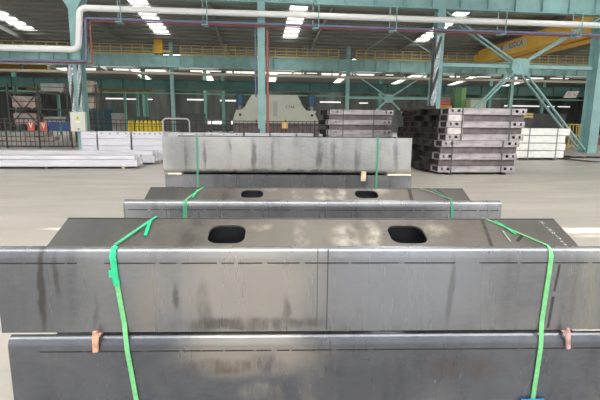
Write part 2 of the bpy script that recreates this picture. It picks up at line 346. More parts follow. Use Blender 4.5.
# ------------------------------------------------------------------ column rows and runway girders
def column(name, u, v, w, d, h, label, group, m=M_teal, haunch=False):
    t = root(name, hall(u, v), TH, label, 'column', group); t['kind'] = 'structure'
    MB().box(-w / 2, w / 2, -d / 2, -d / 2 + 0.035, 0.03, h).build('flange', m, t)
    MB().box(-w / 2, w / 2, d / 2 - 0.035, d / 2, 0.03, h).build('flange', m, t)
    MB().box(-0.03, 0.03, -d / 2 + 0.035, d / 2 - 0.035, 0.03, h).build('web', m, t)
    MB().box(-w * 0.8, w * 0.8, -d * 0.75, d * 0.75, 0, 0.03).build('base_plate', m, t)
    if haunch:
        MB().prism_y([(-w / 2, 7.7), (-w / 2 - 0.42, 8.35), (w / 2 + 0.42, 8.35), (w / 2, 7.7)], -d / 2 - 0.01, d / 2 + 0.01).build('girder_bracket', m, t)
    return t
G1 = 'columns of the nearer row'
column('column', -9.70, 26, 0.46, 0.66, 8.35, 'teal steel column carrying the ivory electrical cabinet', G1, haunch=True)
column('column', 0.41, 26, 0.42, 0.6, 8.35, 'teal steel column with a red pipe running down beside it', G1)
column('column', 10.98, 26, 0.46, 0.6, 8.35, 'teal steel column with twisted grey cables, behind the dark steel stacks', G1)
column('column', 21.45, 26, 0.62, 0.85, 8.35, 'wide teal steel column at the foot of the large cross brace', G1)
G2 = 'slim columns of the farther row'
for u, lab in ((-19.7, 'slim teal column behind the black railing, hidden at its top by orange crane'), (-9.35, 'slim teal column rising beside the yellow gas cylinders'),
               (0.85, 'slim teal column behind the cream press, mostly covered by a nearer column'), (11.05, 'slim teal column above the rear dark steel stack'),
               (21.3, 'slim teal column behind the twisted grey cables'), (31.75, 'slim teal column seen above the tall steel stack, below the orange crane'),
               (42.0, 'slim teal column in the far row, past the large cross brace')):
    column('column', u, 52, 0.40, 0.40, 10.75, lab, G2, M_teallit)
G3 = 'dim columns of the farthest row'
for u, w in ((-39.5, 'behind the dark storage rack'), (-29, 'nearer the dark rack'), (-18.8, 'behind the blue-green container'), (-8.5, 'between the slim column and the press'), (-5.4, 'closest to the press'), (22.6, 'past the small cross brace'), (33, 'seen above the tall stack'), (43.5, 'under the tilted sign'), (54, 'past the tilted sign')):
    column('column', u, 78, 0.55, 0.5, 10.7, f'dark green column far back, {w}', G3, M_tealdk)
def girder(u0, u1, v, z0, z1, m, step, label):
    t = root('runway_girder', hall(u0, v, z0), TH, label, 'girder'); t['kind'] = 'structure'
    L_, h = u1 - u0, z1 - z0
    MB().box(0, L_, -0.04, 0.04, 0.05, h - 0.05).build('web', m, t)
    MB().box(0, L_, -0.24, 0.24, h - 0.06, h).build('top_flange', m, t)
    MB().box(0, L_, -0.24, 0.24, 0, 0.06).build('bottom_flange', m, t)
    k = step / 2
    st = MB()
    while k < L_:
        st.box(k - 0.015, k + 0.015, -0.21, -0.04, 0.06, h - 0.06); k += step
    st.build('stiffeners', m, t)['kind'] = 'stuff'
    return t
girder(-30, 40, 26, 8.37, 9.8, M_teal, 1.72, 'near teal runway girder along the top edge of view')
girder(-45, 70, 51.45, 7.85, 9.15, M_teallit, 1.5, 'long teal runway girder under the yellow handrail')
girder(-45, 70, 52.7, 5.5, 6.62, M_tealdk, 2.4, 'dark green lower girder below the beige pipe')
def cross_brace(u0, u1, v, cz, zt, zb, w, gap, label, M_teal=M_teal):
    cu = (u0 + u1) / 2
    t = root('cross_brace', hall(cu, v, cz), TH, label, 'brace')
    hw = (u1 - u0) / 2 - 0.25
    for s in (-1, 1):
        for zz, nm in ((zt - cz, 'upper_arm'), (zb - cz, 'lower_arm')):
            m_ = MB()
            for y in ((-gap, gap) if gap else (0,)):
                m_.bar((0.1 * s, y, 0.1 * (1 if zz > 0 else -1)), (s * hw, y, zz), w * 0.5, w, (0, 1, 0))
            m_.build(nm, M_teal, t)
    MB().prism_y([(-0.55, -0.22), (-0.3, -0.5), (0.3, -0.5), (0.55, -0.22), (0.55, 0.22), (0.3, 0.45), (-0.3, 0.45), (-0.55, 0.22)], -gap - 0.06, gap + 0.06).build('gusset_plate', M_teal, t)
    MB().box(-hw, hw, -0.12, 0.12, -0.10, 0.10).build('strut', M_teal, t)
    return t
cross_brace(11.0, 21.3, 26, 5.25, 8.2, 0.2, 0.16, 0.26, 'large teal cross brace in front of the orange crane')
cross_brace(11.05, 21.3, 52, 4.85, 8.0, -1.0 + 1.3, 0.26, 0.0, 'small teal cross brace above the rear steel stack', M_teallit)
t = root('roof_brace', hall(14.2, 44.5, 10.85), TH, 'thin inverted V brace hanging under the roof beyond the white pipe', 'brace')
MB().bar((0, 0, 0.2), (-2.9, 0, -1.75), 0.08, 0.12, (0, 1, 0)).build('brace_arm', M_teallit, t)
MB().bar((0, 0, 0.2), (3.7, 0, -1.75), 0.08, 0.12, (0, 1, 0)).build('brace_arm', M_teallit, t)
MB().box(-0.05, 0.05, -0.05, 0.05, 0.1, 0.5).build('hanger', M_teallit, t)

# yellow handrails on the far girder: one thing per panel
HG = 'yellow handrail panels on the far girder'
ends = [(-45, -20.2, 'at the far end, above the white pipe'), (-19.2, -11.15, 'between the pipe drop and an orange carriage'), (-8.2, 0.3, 'between a slim far column and the red pipe column'),
        (1.2, 9.8, 'just past the red pipe column'), (11.9, 20.8, 'under the inverted V brace'), (21.8, 31.2, 'reaching to the tip of the orange crane'), (32.4, 52, 'seen beneath the orange crane girders')]
for a, b, w in ends:
    t = root('handrail', hall(a, 51.45, 9.15), TH, f'yellow steel handrail panel {w}', 'handrail', HG)
    L_ = b - a; m_ = MB()
    for z in (0.38, 0.72, 1.1): m_.box(0, L_, -0.03, 0.03, z - 0.038, z + 0.038)
    m_.box(0, L_, -0.02, 0.02, 0.0, 0.2)
    m_.build('rails', M_yel, t)
    n = max(2, round(L_ / 1.15))
    for k in range(n + 1): MB().box(L_ * k / n - 0.05, L_ * k / n + 0.05, -0.03, 0.03, 0, 1.1).build('post', M_yel, t)

# ------------------------------------------------------------------ pipes
def pipe(name, path, r, m, label, n=10):
    mb = MB(); P = [Vector(p) for p in path]; out = [P[0]]
    for i in range(1, len(P) - 1):                # rounded elbows
        a = (P[i - 1] - P[i]).normalized(); b = (P[i + 1] - P[i]).normalized(); e = r * 2.2
        p0 = P[i] + a * e; p1 = P[i] + b * e
        for k in range(5):
            t = k / 4; out.append(p0 * (1 - t) ** 2 + P[i] * 2 * t * (1 - t) + p1 * t * t)
    out.append(P[-1])
    mb.tube(out, r, n)
    return tag(mb.build(name, m, None, (0, 0, 0), TH), label, 'pipe')
pipe('white_pipe', [(38, 25.2, 7.66), (-9.15, 25.2, 7.6), (-9.36, 25.2, 5.48), (-26, 25.2, 5.45)], 0.165, M_white, 'thick white insulated pipe with two elbows at the cabinet column', 14)
pipe('blue_pipe', [(38, 25.35, 7.12), (-8.95, 25.35, 7.12), (-9.06, 25.35, 4.9), (-26, 25.35, 4.86)], 0.07, M_bluep, 'thin blue pipe running just under the white pipe')
pipe('red_pipe', [(38, 25.5, 7.03), (-8.78, 25.5, 7.03), (-8.80, 25.5, 4.82), (-26, 25.5, 4.80)], 0.045, M_red, 'thin red pipe bent down beside the blue pipe')
pipe('red_drop_pipe', [(0.76, 25.75, 6.9), (0.76, 25.75, 0.0)], 0.075, M_red, 'straight red pipe down the front of a column')
pipe('blue_drop_pipe', [(0.08, 25.85, 7.05), (0.08, 25.85, 3.2)], 0.045, M_bluep, 'short blue pipe down the edge of the red pipe column')
pipe('beige_pipe', [(-45, 50.9, 7.12), (70, 50.9, 7.12)], 0.15, M_beige, 'long beige pipe between the two far girders')
pipe('pale_green_pipe', [(-45, 52.5, 5.1), (70, 52.5, 5.0)], 0.08, M_green, 'thin pale green pipe below the dark green girder')
for u in (-25, -17, -8.5, -1.5, 5.5, 9, 17, 24, 30, 38):
    t = tag(MB().box(-0.04, 0.04, -0.07, 0.25, -0.06, 0.735).build('pipe_bracket', M_tealdk, None, hall(u, 51.12, 7.12), TH), 'small steel bracket holding the long beige pipe under the far girder', 'bracket', 'brackets along the beige pipe')
for u, w in ((-7.15, 'nearest the white pipe elbow'), (-2.65, 'midway between cabinet column and red pipe column'), (3.45, 'first past the red pipe column'), (7.9, 'over the rear dark stack'),
             (14.45, 'first past the twisted cables'), (19.2, 'over the orange crane')):
    t = root('pipe_hanger', hall(u, 25.2, 8.37), TH, f'thin pipe hanger of two rods, {w}', 'pipe hanger', 'hangers of the white pipe')
    for dx in (-0.13, 0.13): MB().tube([(dx, 0, 0), (dx, -0.2 if dx > 0 else 0.25, -0.1), (dx, -0.2 if dx > 0 else 0.25, -1.46)], 0.028, 6).build('rod', M_teal, t)
    MB().box(-0.16, 0.16, -0.24, 0.3, -1.48, -1.42).build('cross_bar', M_teal, t)
# cables
def twisted(name, u, v, z0, z1, r, k, label, lean=0.0):
    t = root(name, hall(u, v, z0), TH, label, 'cable')
    for s in range(k):
        ph = 2 * PI * s / k
        path = [((r * 1.1) * math.cos(ph + z * 3.2) + lean * z / (z1 - z0), (r * 1.1) * math.sin(ph + z * 3.2), z) for z in [i * 0.12 for i in range(int((z1 - z0) / 0.12) + 1)]]
        MB().tube(path, r, 6).build('cable_strand', M_cond if s % 2 == 0 else M_dkgray, t)
    return t
twisted('cable_bundle', 10.63, 25.5, 1.6, 6.85, 0.08, 3, 'grey twisted cable bundle down the column behind steel stacks', 0.18)
twisted('cable_bundle', -10.0, 25.6, 2.22, 4.8, 0.06, 3, 'outer grey conduit bundle above the ivory cabinet', -0.08)
twisted('cable_bundle', -9.63, 25.58, 2.22, 4.8, 0.055, 3, 'inner grey conduit bundle above the ivory cabinet', 0.06)
tag(MB().box(-0.09, 0.05, -0.03, 0.03, 0, 5.1).build('cable_tray', M_dkgray, None, hall(10.58, 25.66, 1.6), TH), 'dark cable tray behind the twisted grey cables', 'cable tray')
# cabinet
t = root('electrical_cabinet', hall(-9.76, 25.5, 1.13), TH, 'ivory electrical cabinet with a yellow warning sign on the column', 'electrical cabinet')
MB().box(-0.39, 0.39, -0.13, 0.15, 0, 1.07).build('housing', M_box, t, bevel=0.012)
MB().box(-0.36, 0.36, -0.15, -0.131, 0.03, 1.04).build('door', M_box, t, bevel=0.006)
MB().box(-0.04, 0.08, -0.165, -0.151, 0.12, 0.17).build('lock', M_black, t)
MB().prism_y([(-0.14, 0.62), (0.16, 0.62), (0.01, 0.88)], -0.158, -0.151).build('warning_sign', mat('warning_yellow', (0.80, 0.78, 0.15), 0.5), t)
MB().prism_y([(0.0, 0.69), (0.04, 0.69), (0.0, 0.74), (0.035, 0.74), (0.01, 0.81), (0.02, 0.755), (-0.02, 0.755)], -0.163, -0.158).build('lightning_mark', M_black, t)
MB().box(-0.06, 0.12, -0.157, -0.151, 0.48, 0.57).build('paper_label', M_white, t)
for k in range(2): MB().box(-0.05, -0.0, 0.15, 0.25, 0.2 + 0.6 * k, 0.26 + 0.6 * k).build('wall_bracket', M_dkgray, t)

# ------------------------------------------------------------------ overhead crane
t = root('overhead_crane', hall(27.0, 40, 8.85), TH, 'orange overhead bridge crane with a white name plate on its girder', 'crane')
def gird(u0, u1, v0, v1, z0, z1, nm):
    b = MB(); r_ = 0.9
    poly = [(v0, z0), (v0, z1), (v1 - r_, z1)] + [(v1 - r_ + r_ * math.sin(a), z1 - (z1 - z0) * 0.5 * (1 - math.cos(a))) for a in (0.4, 0.8, 1.2, PI / 2)] + \
           [(v1 - r_ + r_ * math.cos(a), (z0 + z1) / 2 - (z1 - z0) * 0.5 * math.sin(a)) for a in (0.4, 0.8, 1.2, PI / 2)]
    b.prism_x(poly, u0, u1); return b.build(nm, M_orange, t)
gird(-1.25, 0.2, -12.4, 9.8, 0, 1.35, 'main_girder')
gird(1.0, 2.4, -12.4, 9.6, 0.05, 1.3, 'main_girder')
MB().box(-1.6, 3.2, -12.4, -11.7, 0.95, 1.35).build('end_carriage', M_orange, t)
MB().box(-1.4, 2.9, 9.4, 10.1, 0.3, 0.9).build('end_carriage', M_orange, t)
MB().box(-0.3, 1.7, -8.3, -6.2, 1.36, 1.9).build('trolley', M_orange, t)
nm = MB().box(-1.275, -1.252, 0.3, 5.2, 0.42, 1.12).build('name_plate', mat('plate_cream', (0.70, 0.62, 0.50), 0.5), t)
lettering('lettering', 'KEDCA', 0.72, mat('ink_navy', (0.04, 0.05, 0.12), 0.5), nm, (-1.28, 2.1, 0.77), (PI / 2, 0, -PI / 2))
lg = MB()
for k in range(6):
    a = k * PI / 3; lg.bar((-1.28, 4.5, 0.76), (-1.28, 4.5 + 0.34 * math.cos(a), 0.76 + 0.30 * math.sin(a)), 0.02, 0.13, (1, 0, 0))
lg.build('logo_mark', M_signred, nm)

# ------------------------------------------------------------------ behind the first row: railing, gas cylinders, press, stores
FG = 'black railing panels behind the first column row'
spots = ['first from the hall side', 'second from the hall side', 'third from the hall side, with red and white boards', 'with the blue boards', 'just before the cabinet column', 'just after the cabinet column',
         'ending at the yellow cylinders', 'in front of the yellow cylinders', 'behind the grey pipe hoop', 'before the press', 'at the press beside the red pipe', 'at the press with the orange board', 'after the press']
fp = None; FW = 1.95
for k in range(13):
    u = -19.4 + FW * k
    lab = f'black iron railing panel, {spots[k]}'
    if fp is None:
        fp = root('railing_panel', hall(u, 29), TH, lab, 'railing', FG)
        for z in (0.14, 1.58, 1.82): MB().box(0.03, FW - 0.03, -0.02, 0.02, z - 0.025, z + 0.025).build('rail', M_black, fp)
        MB().box(-0.035, 0.035, -0.035, 0.035, 0, 1.92).build('post', M_black, fp)
        for j in range(1, 7): MB().box(FW * j / 7 - 0.016, FW * j / 7 + 0.016, -0.014, 0.014, 0.14, 1.82).build('bar', M_black, fp)
    else:
        c = copy_tree(fp); c.location = hall(u, 29); c['label'] = lab
# boards on the railing
for u, kind, lab in ((-13.95, 'rw', 'red and white shield board on the railing, farther from the cabinet'), (-13.2, 'rw', 'red and white shield board on the railing, beside the blue boards'),
                     (-12.75, 'b', 'first blue board on the railing, next to a red shield'), (-12.42, 'b', 'second blue board on the railing, middle one of the blue row'), (-11.9, 'b', 'wide blue board on the railing, nearest the cabinet'),
                     (-11.4, 'r', 'red board on the railing, beside the ivory cabinet'), (1.98, 'o', 'orange and white board on the railing before the press')):
    t = root('notice_board', hall(u, 28.93, 1.1 if kind != 'o' else 1.36), TH, lab, 'notice board', 'small boards on the railing')
    w = 0.2 if kind != 'b' else 0.15
    if u == -11.9: w = 0.26
    MB().box(-w, w, -0.015, 0.03, 0, 0.55 if kind != 'o' else 0.42).build('panel', {'rw': M_signred, 'b': M_drum, 'r': M_signred, 'o': M_orange}[kind], t)
    if kind == 'rw': MB().prism_y([(-0.13, 0.5), (0.0, 0.12), (0.13, 0.5), (0.05, 0.5), (0, 0.3), (-0.05, 0.5)], -0.022, -0.016).build('shield_mark', M_sign, t)
    if kind in 'ro': MB().box(-0.06, 0.06, -0.022, -0.016, 0.06, 0.36).build('stripe', M_sign, t)
# yellow gas cylinders
gp = None
for k in range(9):
    u = -8.32 + 0.262 * k
    lab = 'tall yellow gas cylinder, ' + ('first of the row beside the cabinet column side' if k == 0 else 'last of the row, next to the grey pipe hoop' if k == 8 else f'{ORD[k]} in the row counted from the cabinet column')
    if gp is None:
        gp = root('gas_cylinder', hall(u, 30.2), TH, lab, 'gas cylinder', 'yellow gas cylinders behind the railing')
        MB().tube([(0, 0, 0), (0, 0, 1.60)], 0.127, 14).build('cylinder_body', M_yellow, gp)
        sh = MB()
        for a, b, z in ((0.127, 0.12, 1.60), (0.1, 0.09, 1.68)): sh.tube([(0, 0, z), (0, 0, z + 0.08)], b + 0.005, 14)
        sh.build('shoulder', M_yellow, gp)
        MB().tube([(0, 0, 1.72), (0, 0, 1.82)], 0.06, 10).build('valve_cap', M_yellow, gp)
        MB().tube([(0, 0, 1.40), (0, 0, 1.43)], 0.132, 14).build('rack_chain', M_dkgray, gp)
    else:
        c = copy_tree(gp); c.location = hall(u, 30.2); c['label'] = lab
# grey pipe hoop
t = tag(MB().tube([(-4.98, 0, 0), (-4.98, 0, 1.7)] + [(-4.98 + 0.18 * (1 - math.cos(a)), 0, 1.7 + 0.18 * math.sin(a)) for a in (0.4, 0.8, 1.2, 1.57)] + [(-3.75, 0, 1.88)] +
                  [(-3.75 + 0.18 * math.sin(a), 0, 1.7 + 0.18 * math.cos(a)) for a in (0.4, 0.8, 1.2, 1.57)] + [(-3.57, 0, 0)], 0.045, 8).build('barrier_hoop', mat('hoop_gray', (0.5, 0.5, 0.48), 0.4, 0.4), None, V * 24.5, TH), 'grey bent pipe barrier hoop beside the yellow cylinders', 'barrier')
# press brake
t = root('press_brake', hall(1.5, 32.5), TH, 'large cream press brake with blue cylinders behind the railing', 'press')
L_ = [(-1.68, 3.73), (1.62, 3.75), (1.85, 3.35), (2.02, 2.95), (2.3, 2.66), (2.9, 2.5), (3.2, 1.9), (3.22, 1.72), (-3.12, 1.72), (-3.08, 1.85), (-2.92, 2.45), (-2.55, 2.6), (-2.2, 2.86), (-1.98, 3.3)]
MB().prism_y(L_[::-1], -0.35, 0.35).build('frame', M_cream, t, bevel=0.03)
MB().box(-0.16, 0.16, -0.375, -0.352, 2.2, 3.3).build('rubbed_stripe', mat('cream_rubbed', (0.42, 0.43, 0.36), 0.6), t)
for s, u in ((-1, -2.55), (1, 2.72)):
    MB().tube([(u, -0.05, 2.95), (u, -0.05, 3.75)], 0.29, 16).build('hydraulic_cylinder', M_navy, t)
    MB().tube([(u - s * 0.32, -0.1, 3.1), (u - s * 0.42, -0.1, 2.8), (u - s * 0.12, -0.1, 2.68)], 0.09, 8).build('hydraulic_hose', M_black, t)
    MB().tube([(u, -0.05, 2.64), (u, -0.05, 2.95)], 0.12, 10).build('piston_rod', M_gray, t)
    MB().box(u - 0.32, u + 0.32, -0.3, 0.3, 2.5, 2.64).build('cylinder_foot', M_cream, t)
    MB().tube([(u, -0.36, 2.3), (u, -0.39, 2.3)], 0.1, 12).build('pin', M_black, t)
lettering('lettering', 'E-TAK', 0.26, M_black, t, (1.1, -0.36, 2.88), (PI / 2, 0, 0))
MB().box(-3.1, 3.2, -0.3, 0.35, 0.12, 1.72).build('bed', M_recess, t)
MB().box(-3.3, 3.3, -0.6, 0.6, 0, 0.12).build('base', M_gray, t)
# roller line with dark stands, in front of the bright far doors
t = root('roller_conveyor', hall(-3.2, 34), TH, 'dark roller line on stands before the bright far doorway', 'conveyor')
MB().box(-1.6, 2.6, -0.3, 0.3, 1.1, 1.25).build('frame', M_dkgray, t)
for k in range(9): MB().tube([(-1.45 + 0.48 * k, -0.33, 1.42), (-1.45 + 0.48 * k, 0.33, 1.42)], 0.17, 10).build('roller', M_dkgray, t)
for k in range(4): MB().box(-1.5 + 1.3 * k, -1.38 + 1.3 * k, -0.25, 0.25, 0, 1.1).build('leg', M_dkgray, t)

# stores behind the railing
def crate(u, v, w, d, z0, z1, m, label, cat='crate', name='crate', group=None):
    t = root(name, hall(u, v, z0), TH, label, cat, group); h = z1 - z0
    MB().box(-w / 2, w / 2, -d / 2, d / 2, 0.08, h).build('body', m, t, bevel=0.02)
    MB().box(-w / 2 - 0.02, w / 2 + 0.02, -d / 2 - 0.02, d / 2 + 0.02, h * 0.55, h * 0.55 + 0.06).build('batten', M_dkgray if m is not M_black else M_gray, t)
    for s in (-1, 1): MB().box(s * w * 0.35 - 0.06, s * w * 0.35 + 0.06, -d / 2, d / 2, 0, 0.08).build('skid', M_timber, t)
    return t
rk = root('storage_rack', hall(-15.75, 37.0), TH, 'dark tall storage rack with diagonal braces beyond the black railing', 'rack')
for u in (-3.3, -1.1, 1.1, 3.3):
    for y in (-0.6, 0.6): MB().box(u - 0.06, u + 0.06, y - 0.06, y + 0.06, 0, 4.6).build('upright', M_dkgray, rk)
for z in (1.35, 2.65, 3.9): MB().box(-3.3, 3.3, -0.66, 0.66, z - 0.06, z + 0.03).build('shelf', M_dkgray, rk)
for s in (-1, 1): MB().bar((-3.3 if s < 0 else -1.1, -0.64, 1.35), (-1.1 if s < 0 else -3.3, -0.64, 3.9), 0.06, 0.07, (0, 1, 0)).build('diagonal', M_dkgray, rk)
for z, nm_ in ((1.38, 'bottom'), (2.68, 'middle'), (3.93, 'top')):
    for j, (u, p_) in enumerate(((-2.2, 'braced bay'), (0, 'centre bay'), (2.2, 'bay nearest the cabinet'))):
        if (j + int(z)) % 4 == 3: continue
        crate(-15.75 + u, 37, 1.7, 1.1, z, z + (0.95 if j != 1 else 0.7), (M_pink, M_gray, M_pink)[j], f'crate on the {nm_} shelf of the dark rack, {p_}', group='crates on the dark rack')
WG = 'white wrapped bundles behind the railing'
for k, (u, v, w, z0, z1, lab) in enumerate(((-16.6, 31.0, 8.0, 0.0, 0.36, 'lowest'), (-16.9, 31.0, 7.0, 0.36, 0.66, 'middle'), (-17.0, 31.05, 6.4, 0.66, 0.98, 'top'))):
    t = root('wrapped_bundle', hall(u, v, z0), TH, f'pale wrapped bundle behind the black railing, {lab} of its stack', 'bundle', WG)
    MB().box(-w / 2, w / 2, -0.5, 0.5, 0.06, z1 - z0).build('bundle', M_gray if k != 1 else M_pink, t, bevel=0.03)
    for s in (-1, 0, 1): MB().box(s * w * 0.36 - 0.05, s * w * 0.36 + 0.05, -0.52, 0.52, 0, 0.06).build('bearer', M_timber, t)
t = root('shipping_container', hall(-14.75, 46), TH, 'dark blue-green container far behind, beyond the cabinet column', 'container')
MB().box(-0.95, 0.95, -1.2, 1.2, 0.1, 2.95).build('body', M_tealbin, t, bevel=0.02)
for s in (-0.5, 0.5): MB().box(s - 0.42, s + 0.42, -1.23, -1.2, 0.2, 2.85).build('door', M_tealbin, t)
MB().box(-0.95, 0.95, -1.2, 1.2, 0, 0.1).build('base', M_black, t)
crate(-16.6, 44, 0.95, 1.0, 0, 2.5, M_gray, 'tall grey crate far behind, between the cabinet column and the blue-green container')
crate(-13.15, 44, 0.95, 1.0, 0, 2.55, M_gray, 'tall grey crate far behind, between the container and the yellow cylinders')
crate(-10.0, 40, 1.2, 1.0, 0, 2.2, M_dkgray, 'dark machine crate far behind the yellow cylinders')
crate(-6.2, 45, 2.4, 1.2, 0, 2.6, M_dkgray, 'dark crate behind the slim column, near the grey hoop')
crate(17.75, 40, 1.4, 0.8, 2.75, 3.55, M_dkorange, 'orange crate high up behind the tall steel stack', group=None)
crate(17.75, 40, 1.6, 0.9, 0, 2.75, M_dkgray, 'dark cabinet under the orange crate, behind the tall stack')
crate(17.75, 40, 1.1, 0.6, 3.55, 4.1, M_signred, 'red crate on top of the orange crate behind tall stack')
t = root('machine_post', hall(19.45, 40.35), TH, 'thick grass green machine post behind the tall steel stack', 'machine')
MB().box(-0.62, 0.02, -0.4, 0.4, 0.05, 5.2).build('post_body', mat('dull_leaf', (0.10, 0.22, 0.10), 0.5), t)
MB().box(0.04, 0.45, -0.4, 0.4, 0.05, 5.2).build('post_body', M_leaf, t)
MB().box(-0.8, 0.8, -0.6, 0.6, 0, 0.05).build('base', M_dkgray, t)
crate(20.5, 39.1, 1.5, 1.0, 0, 4.05, mat('pale_green_box', (0.50, 0.56, 0.38), 0.6), 'pale green machine box beside the green post', 'machine', 'machine_box')
t = root('dust_curtain', hall(33.5, 60), TH, 'plain grey curtain screen far behind the white block stack', 'screen')
MB().box(-12, 12, -0.05, 0.05, 0.05, 3.5).build('curtain', M_curtain, t)
for k in range(5): MB().box(-12 + 6 * k - 0.06, -12 + 6 * k + 0.06, -0.1, 0.1, 0, 3.6).build('post', M_dkgray, t)
crate(26.75, 41, 1.15, 0.8, 2.4, 2.95, M_yel, 'dull yellow box on a dark cabinet behind white blocks')
crate(26.75, 41, 1.3, 0.9, 0, 2.4, M_dkgray, 'dark cabinet under a dull yellow box behind white blocks')
for u, w in ((-27.75, 'farthest from the cabinet column'), (-25.25, 'second from the hall side'), (-16.95, 'beyond the cabinet column'), (-15.35, 'in the middle of three'), (-14.2, 'nearest the slim far column')):
    t = root('workshop_post', hall(u, 60), TH, f'green far workshop post under the orange beam, {w}', 'post', 'green posts far behind')
    MB().box(-0.14, 0.14, -0.14, 0.14, 0.04, 5.75).build('shaft', M_green, t)
    MB().box(-0.3, 0.3, -0.3, 0.3, 0, 0.04).build('foot_plate', M_green, t)
t = root('monorail_beam', hall(-19.5, 60, 5.75), TH, 'dusty orange beam on the far green posts', 'beam')
MB().box(-9.5, 6.2, -0.2, 0.2, 0, 0.5).build('beam', M_dkorange, t); MB().box(-9.5, 6.2, -0.3, 0.3, 0.5, 0.55).build('rail', M_dkgray, t)
t = root('far_crane', hall(-35, 62, 8.3), TH, 'distant orange crane girder hung under the far roof', 'crane')
MB().box(-10, 8, -0.4, 0.4, 0, 0.75).build('main_girder', M_dkorange, t)
for s in (-9.5, -3, 3, 7.5): MB().box(s - 0.05, s + 0.05, -0.05, 0.05, 0.75, 3.6).build('hanger_rod', M_dkgray, t)
t = root('crane_carriage', hall(-10.55, 51.5, 9.15), TH, 'upright orange crane carriage on the far girder', 'crane carriage')
MB().box(-0.45, 0.42, -0.3, 0.3, 0.16, 1.65).build('body', M_orange, t, bevel=0.03)
for s in (-0.3, 0.3): MB().tube([(s, -0.12, 0.16), (s, 0.12, 0.16)], 0.16, 12).build('wheel', M_black, t)
MB().box(0.42, 1.3, -0.2, 0.2, 0.3, 0.5).build('arm', M_yel, t)
t = root('hanging_sign', hall(39.3, 51.3, 5.2), TH, 'white sign with red characters tilted on the dark green girder', 'sign')
MB().prism_y([(-1.05, 0), (0.65, 0.03), (1.0, 0.86), (-0.62, 0.80)], -0.03, 0.03).build('panel', M_sign, t)
lettering('lettering', '限 50', 0.62, mat('faded_red', (0.55, 0.30, 0.27), 0.6), t, (0.08, -0.035, 0.40), (PI / 2, 0, 0))
# yellow rack and red rack past the wide column
def frame_rack(u, v, w, h, m, label):
    t = root('stillage_rack', hall(u, v), TH, label, 'rack')
    for x in (-w / 2, w / 2):
        for y in (-0.4, 0.4): MB().box(x - 0.045, x + 0.045, y - 0.045, y + 0.045, 0, h).build('post', m, t)
    for z in (0.3, 1.0, h - 0.04):
        for y in (-0.4, 0.4): MB().box(-w / 2, w / 2, y - 0.03, y + 0.03, z - 0.04, z + 0.04).build('rail', m, t)
    for k in range(1, 5): MB().box(-w / 2 + w * k / 5 - 0.03, -w / 2 + w * k / 5 + 0.03, -0.42, -0.38, 0.3, h).build('slat', m, t)
    MB().box(-w / 2, w / 2, -0.38, 0.38, 0.32, 0.9).build('load', M_recess, t)
frame_rack(24.0, 30.6, 1.35, 1.85, mat('rack_ochre', (0.50, 0.36, 0.08), 0.5), 'ochre stillage rack behind the foot of the cross brace')
frame_rack(26.2, 30.4, 1.6, 1.8, mat('rack_red', (0.45, 0.06, 0.06), 0.5), 'red stillage rack just past the wide teal column')

# ------------------------------------------------------------------ white packs and profiles on the hall floor
def pack(u0, u1, v, d, z1, label, group, dots=0, layers=4):
    w = u1 - u0
    t = root('wrapped_pack', hall((u0 + u1) / 2, v + d / 2), TH, label, 'pack', group)
    b = MB(); h = (z1 - 0.1) / layers
    for k in range(layers): b.box(-w / 2, w / 2, -d / 2, d / 2, 0.1 + h * k, 0.1 + h * (k + 1) - 0.008)
    b.build('film_wrap', M_wrap, t, bevel=0.012)
    for s in (-1, 1): MB().box(s * w * 0.36 - 0.05, s * w * 0.36 + 0.05, -d / 2, d / 2, 0, 0.1).build('skid', M_timber, t)
    for k in range(dots): MB().box(-w / 2 + w * (k + 0.5) / dots - 0.035, -w / 2 + w * (k + 0.5) / dots + 0.035, -d / 2 - 0.01, -d / 2 + 0.05, z1 - 0.11, z1 - 0.05).build('corner_peg', M_seam, t)
    return t
PG = 'white film wrapped packs in a row'
pack(-7.08, -6.48, 18.6, 1.1, 1.26, 'narrow white film wrapped pack directly beside the cabinet column', PG, 0)
pack(-6.42, -5.14, 18.6, 1.1, 1.27, 'white film wrapped pack, second from the cabinet column', PG, 4)
pack(-5.06, -3.82, 18.6, 1.1, 1.27, 'white film wrapped pack in front of the yellow cylinders', PG, 6)
PB = 'white packs behind the rear steel pile'
for a, b, w in ((-4.75, -2.6, 'below the grey pipe hoop'), (-2.55, -0.62, 'below the dark rollers'), (-0.52, 0.75, 'in front of the red pipe'), (0.83, 2.12, 'below the middle of the press'), (2.2, 3.05, 'last, by the dark stack')):
    pack(a, b, 22.6, 1.0, 1.17, f'white pack, only its top showing over the steel pile, {w}', PB, 3 if b < 0 else 0)
# cartridge-like dark lump on the packs
t = tag(MB().tube([(-0.14, 0, 0.11), (0.16, 0, 0.11)], 0.11, 10).box(-0.12, 0.14, -0.12, 0.12, 0, 0.06).build('tape_roll', M_dkgray, None, hall(0.1, 22.9, 1.17), TH), 'small dark roll lying on the white packs before the press', 'roll')
BG = 'long white wrapped profile bundles on the floor'
def profile_bundle(u0, u1, v0, v1, z0, z1, label, n):
    t = root('profile_bundle', hall(u0, v0, z0), TH, label, 'profile bundle', BG)
    b = MB(); w = (v1 - v0) / n
    for k in range(n): b.box(0.04 * (k % 2), u1 - u0 - 0.05 * (k % 3), k * w, (k + 1) * w - 0.01, 0, z1 - z0)
    b.build('wrapped_profiles', M_wrap, t, bevel=0.015)
    s = 1.2
    bands = MB()
    return t
bt = None
for k in range(4):
    u = -12.5 + 2.6 * k
    tag(MB().box(-0.06, 0.06, 0, 2.5, 0, 0.075).build('timber_bearer', M_timber if k % 2 else M_recess, None, hall(u, 15.92), TH), 'squared timber bearer under the white profile bundles', 'timber', 'bearers under the white profiles')
profile_bundle(-13.8, -4.2, 15.9, 16.95, 0.08, 0.315, 'lower front bundle of white wrapped profiles on the floor', 5)
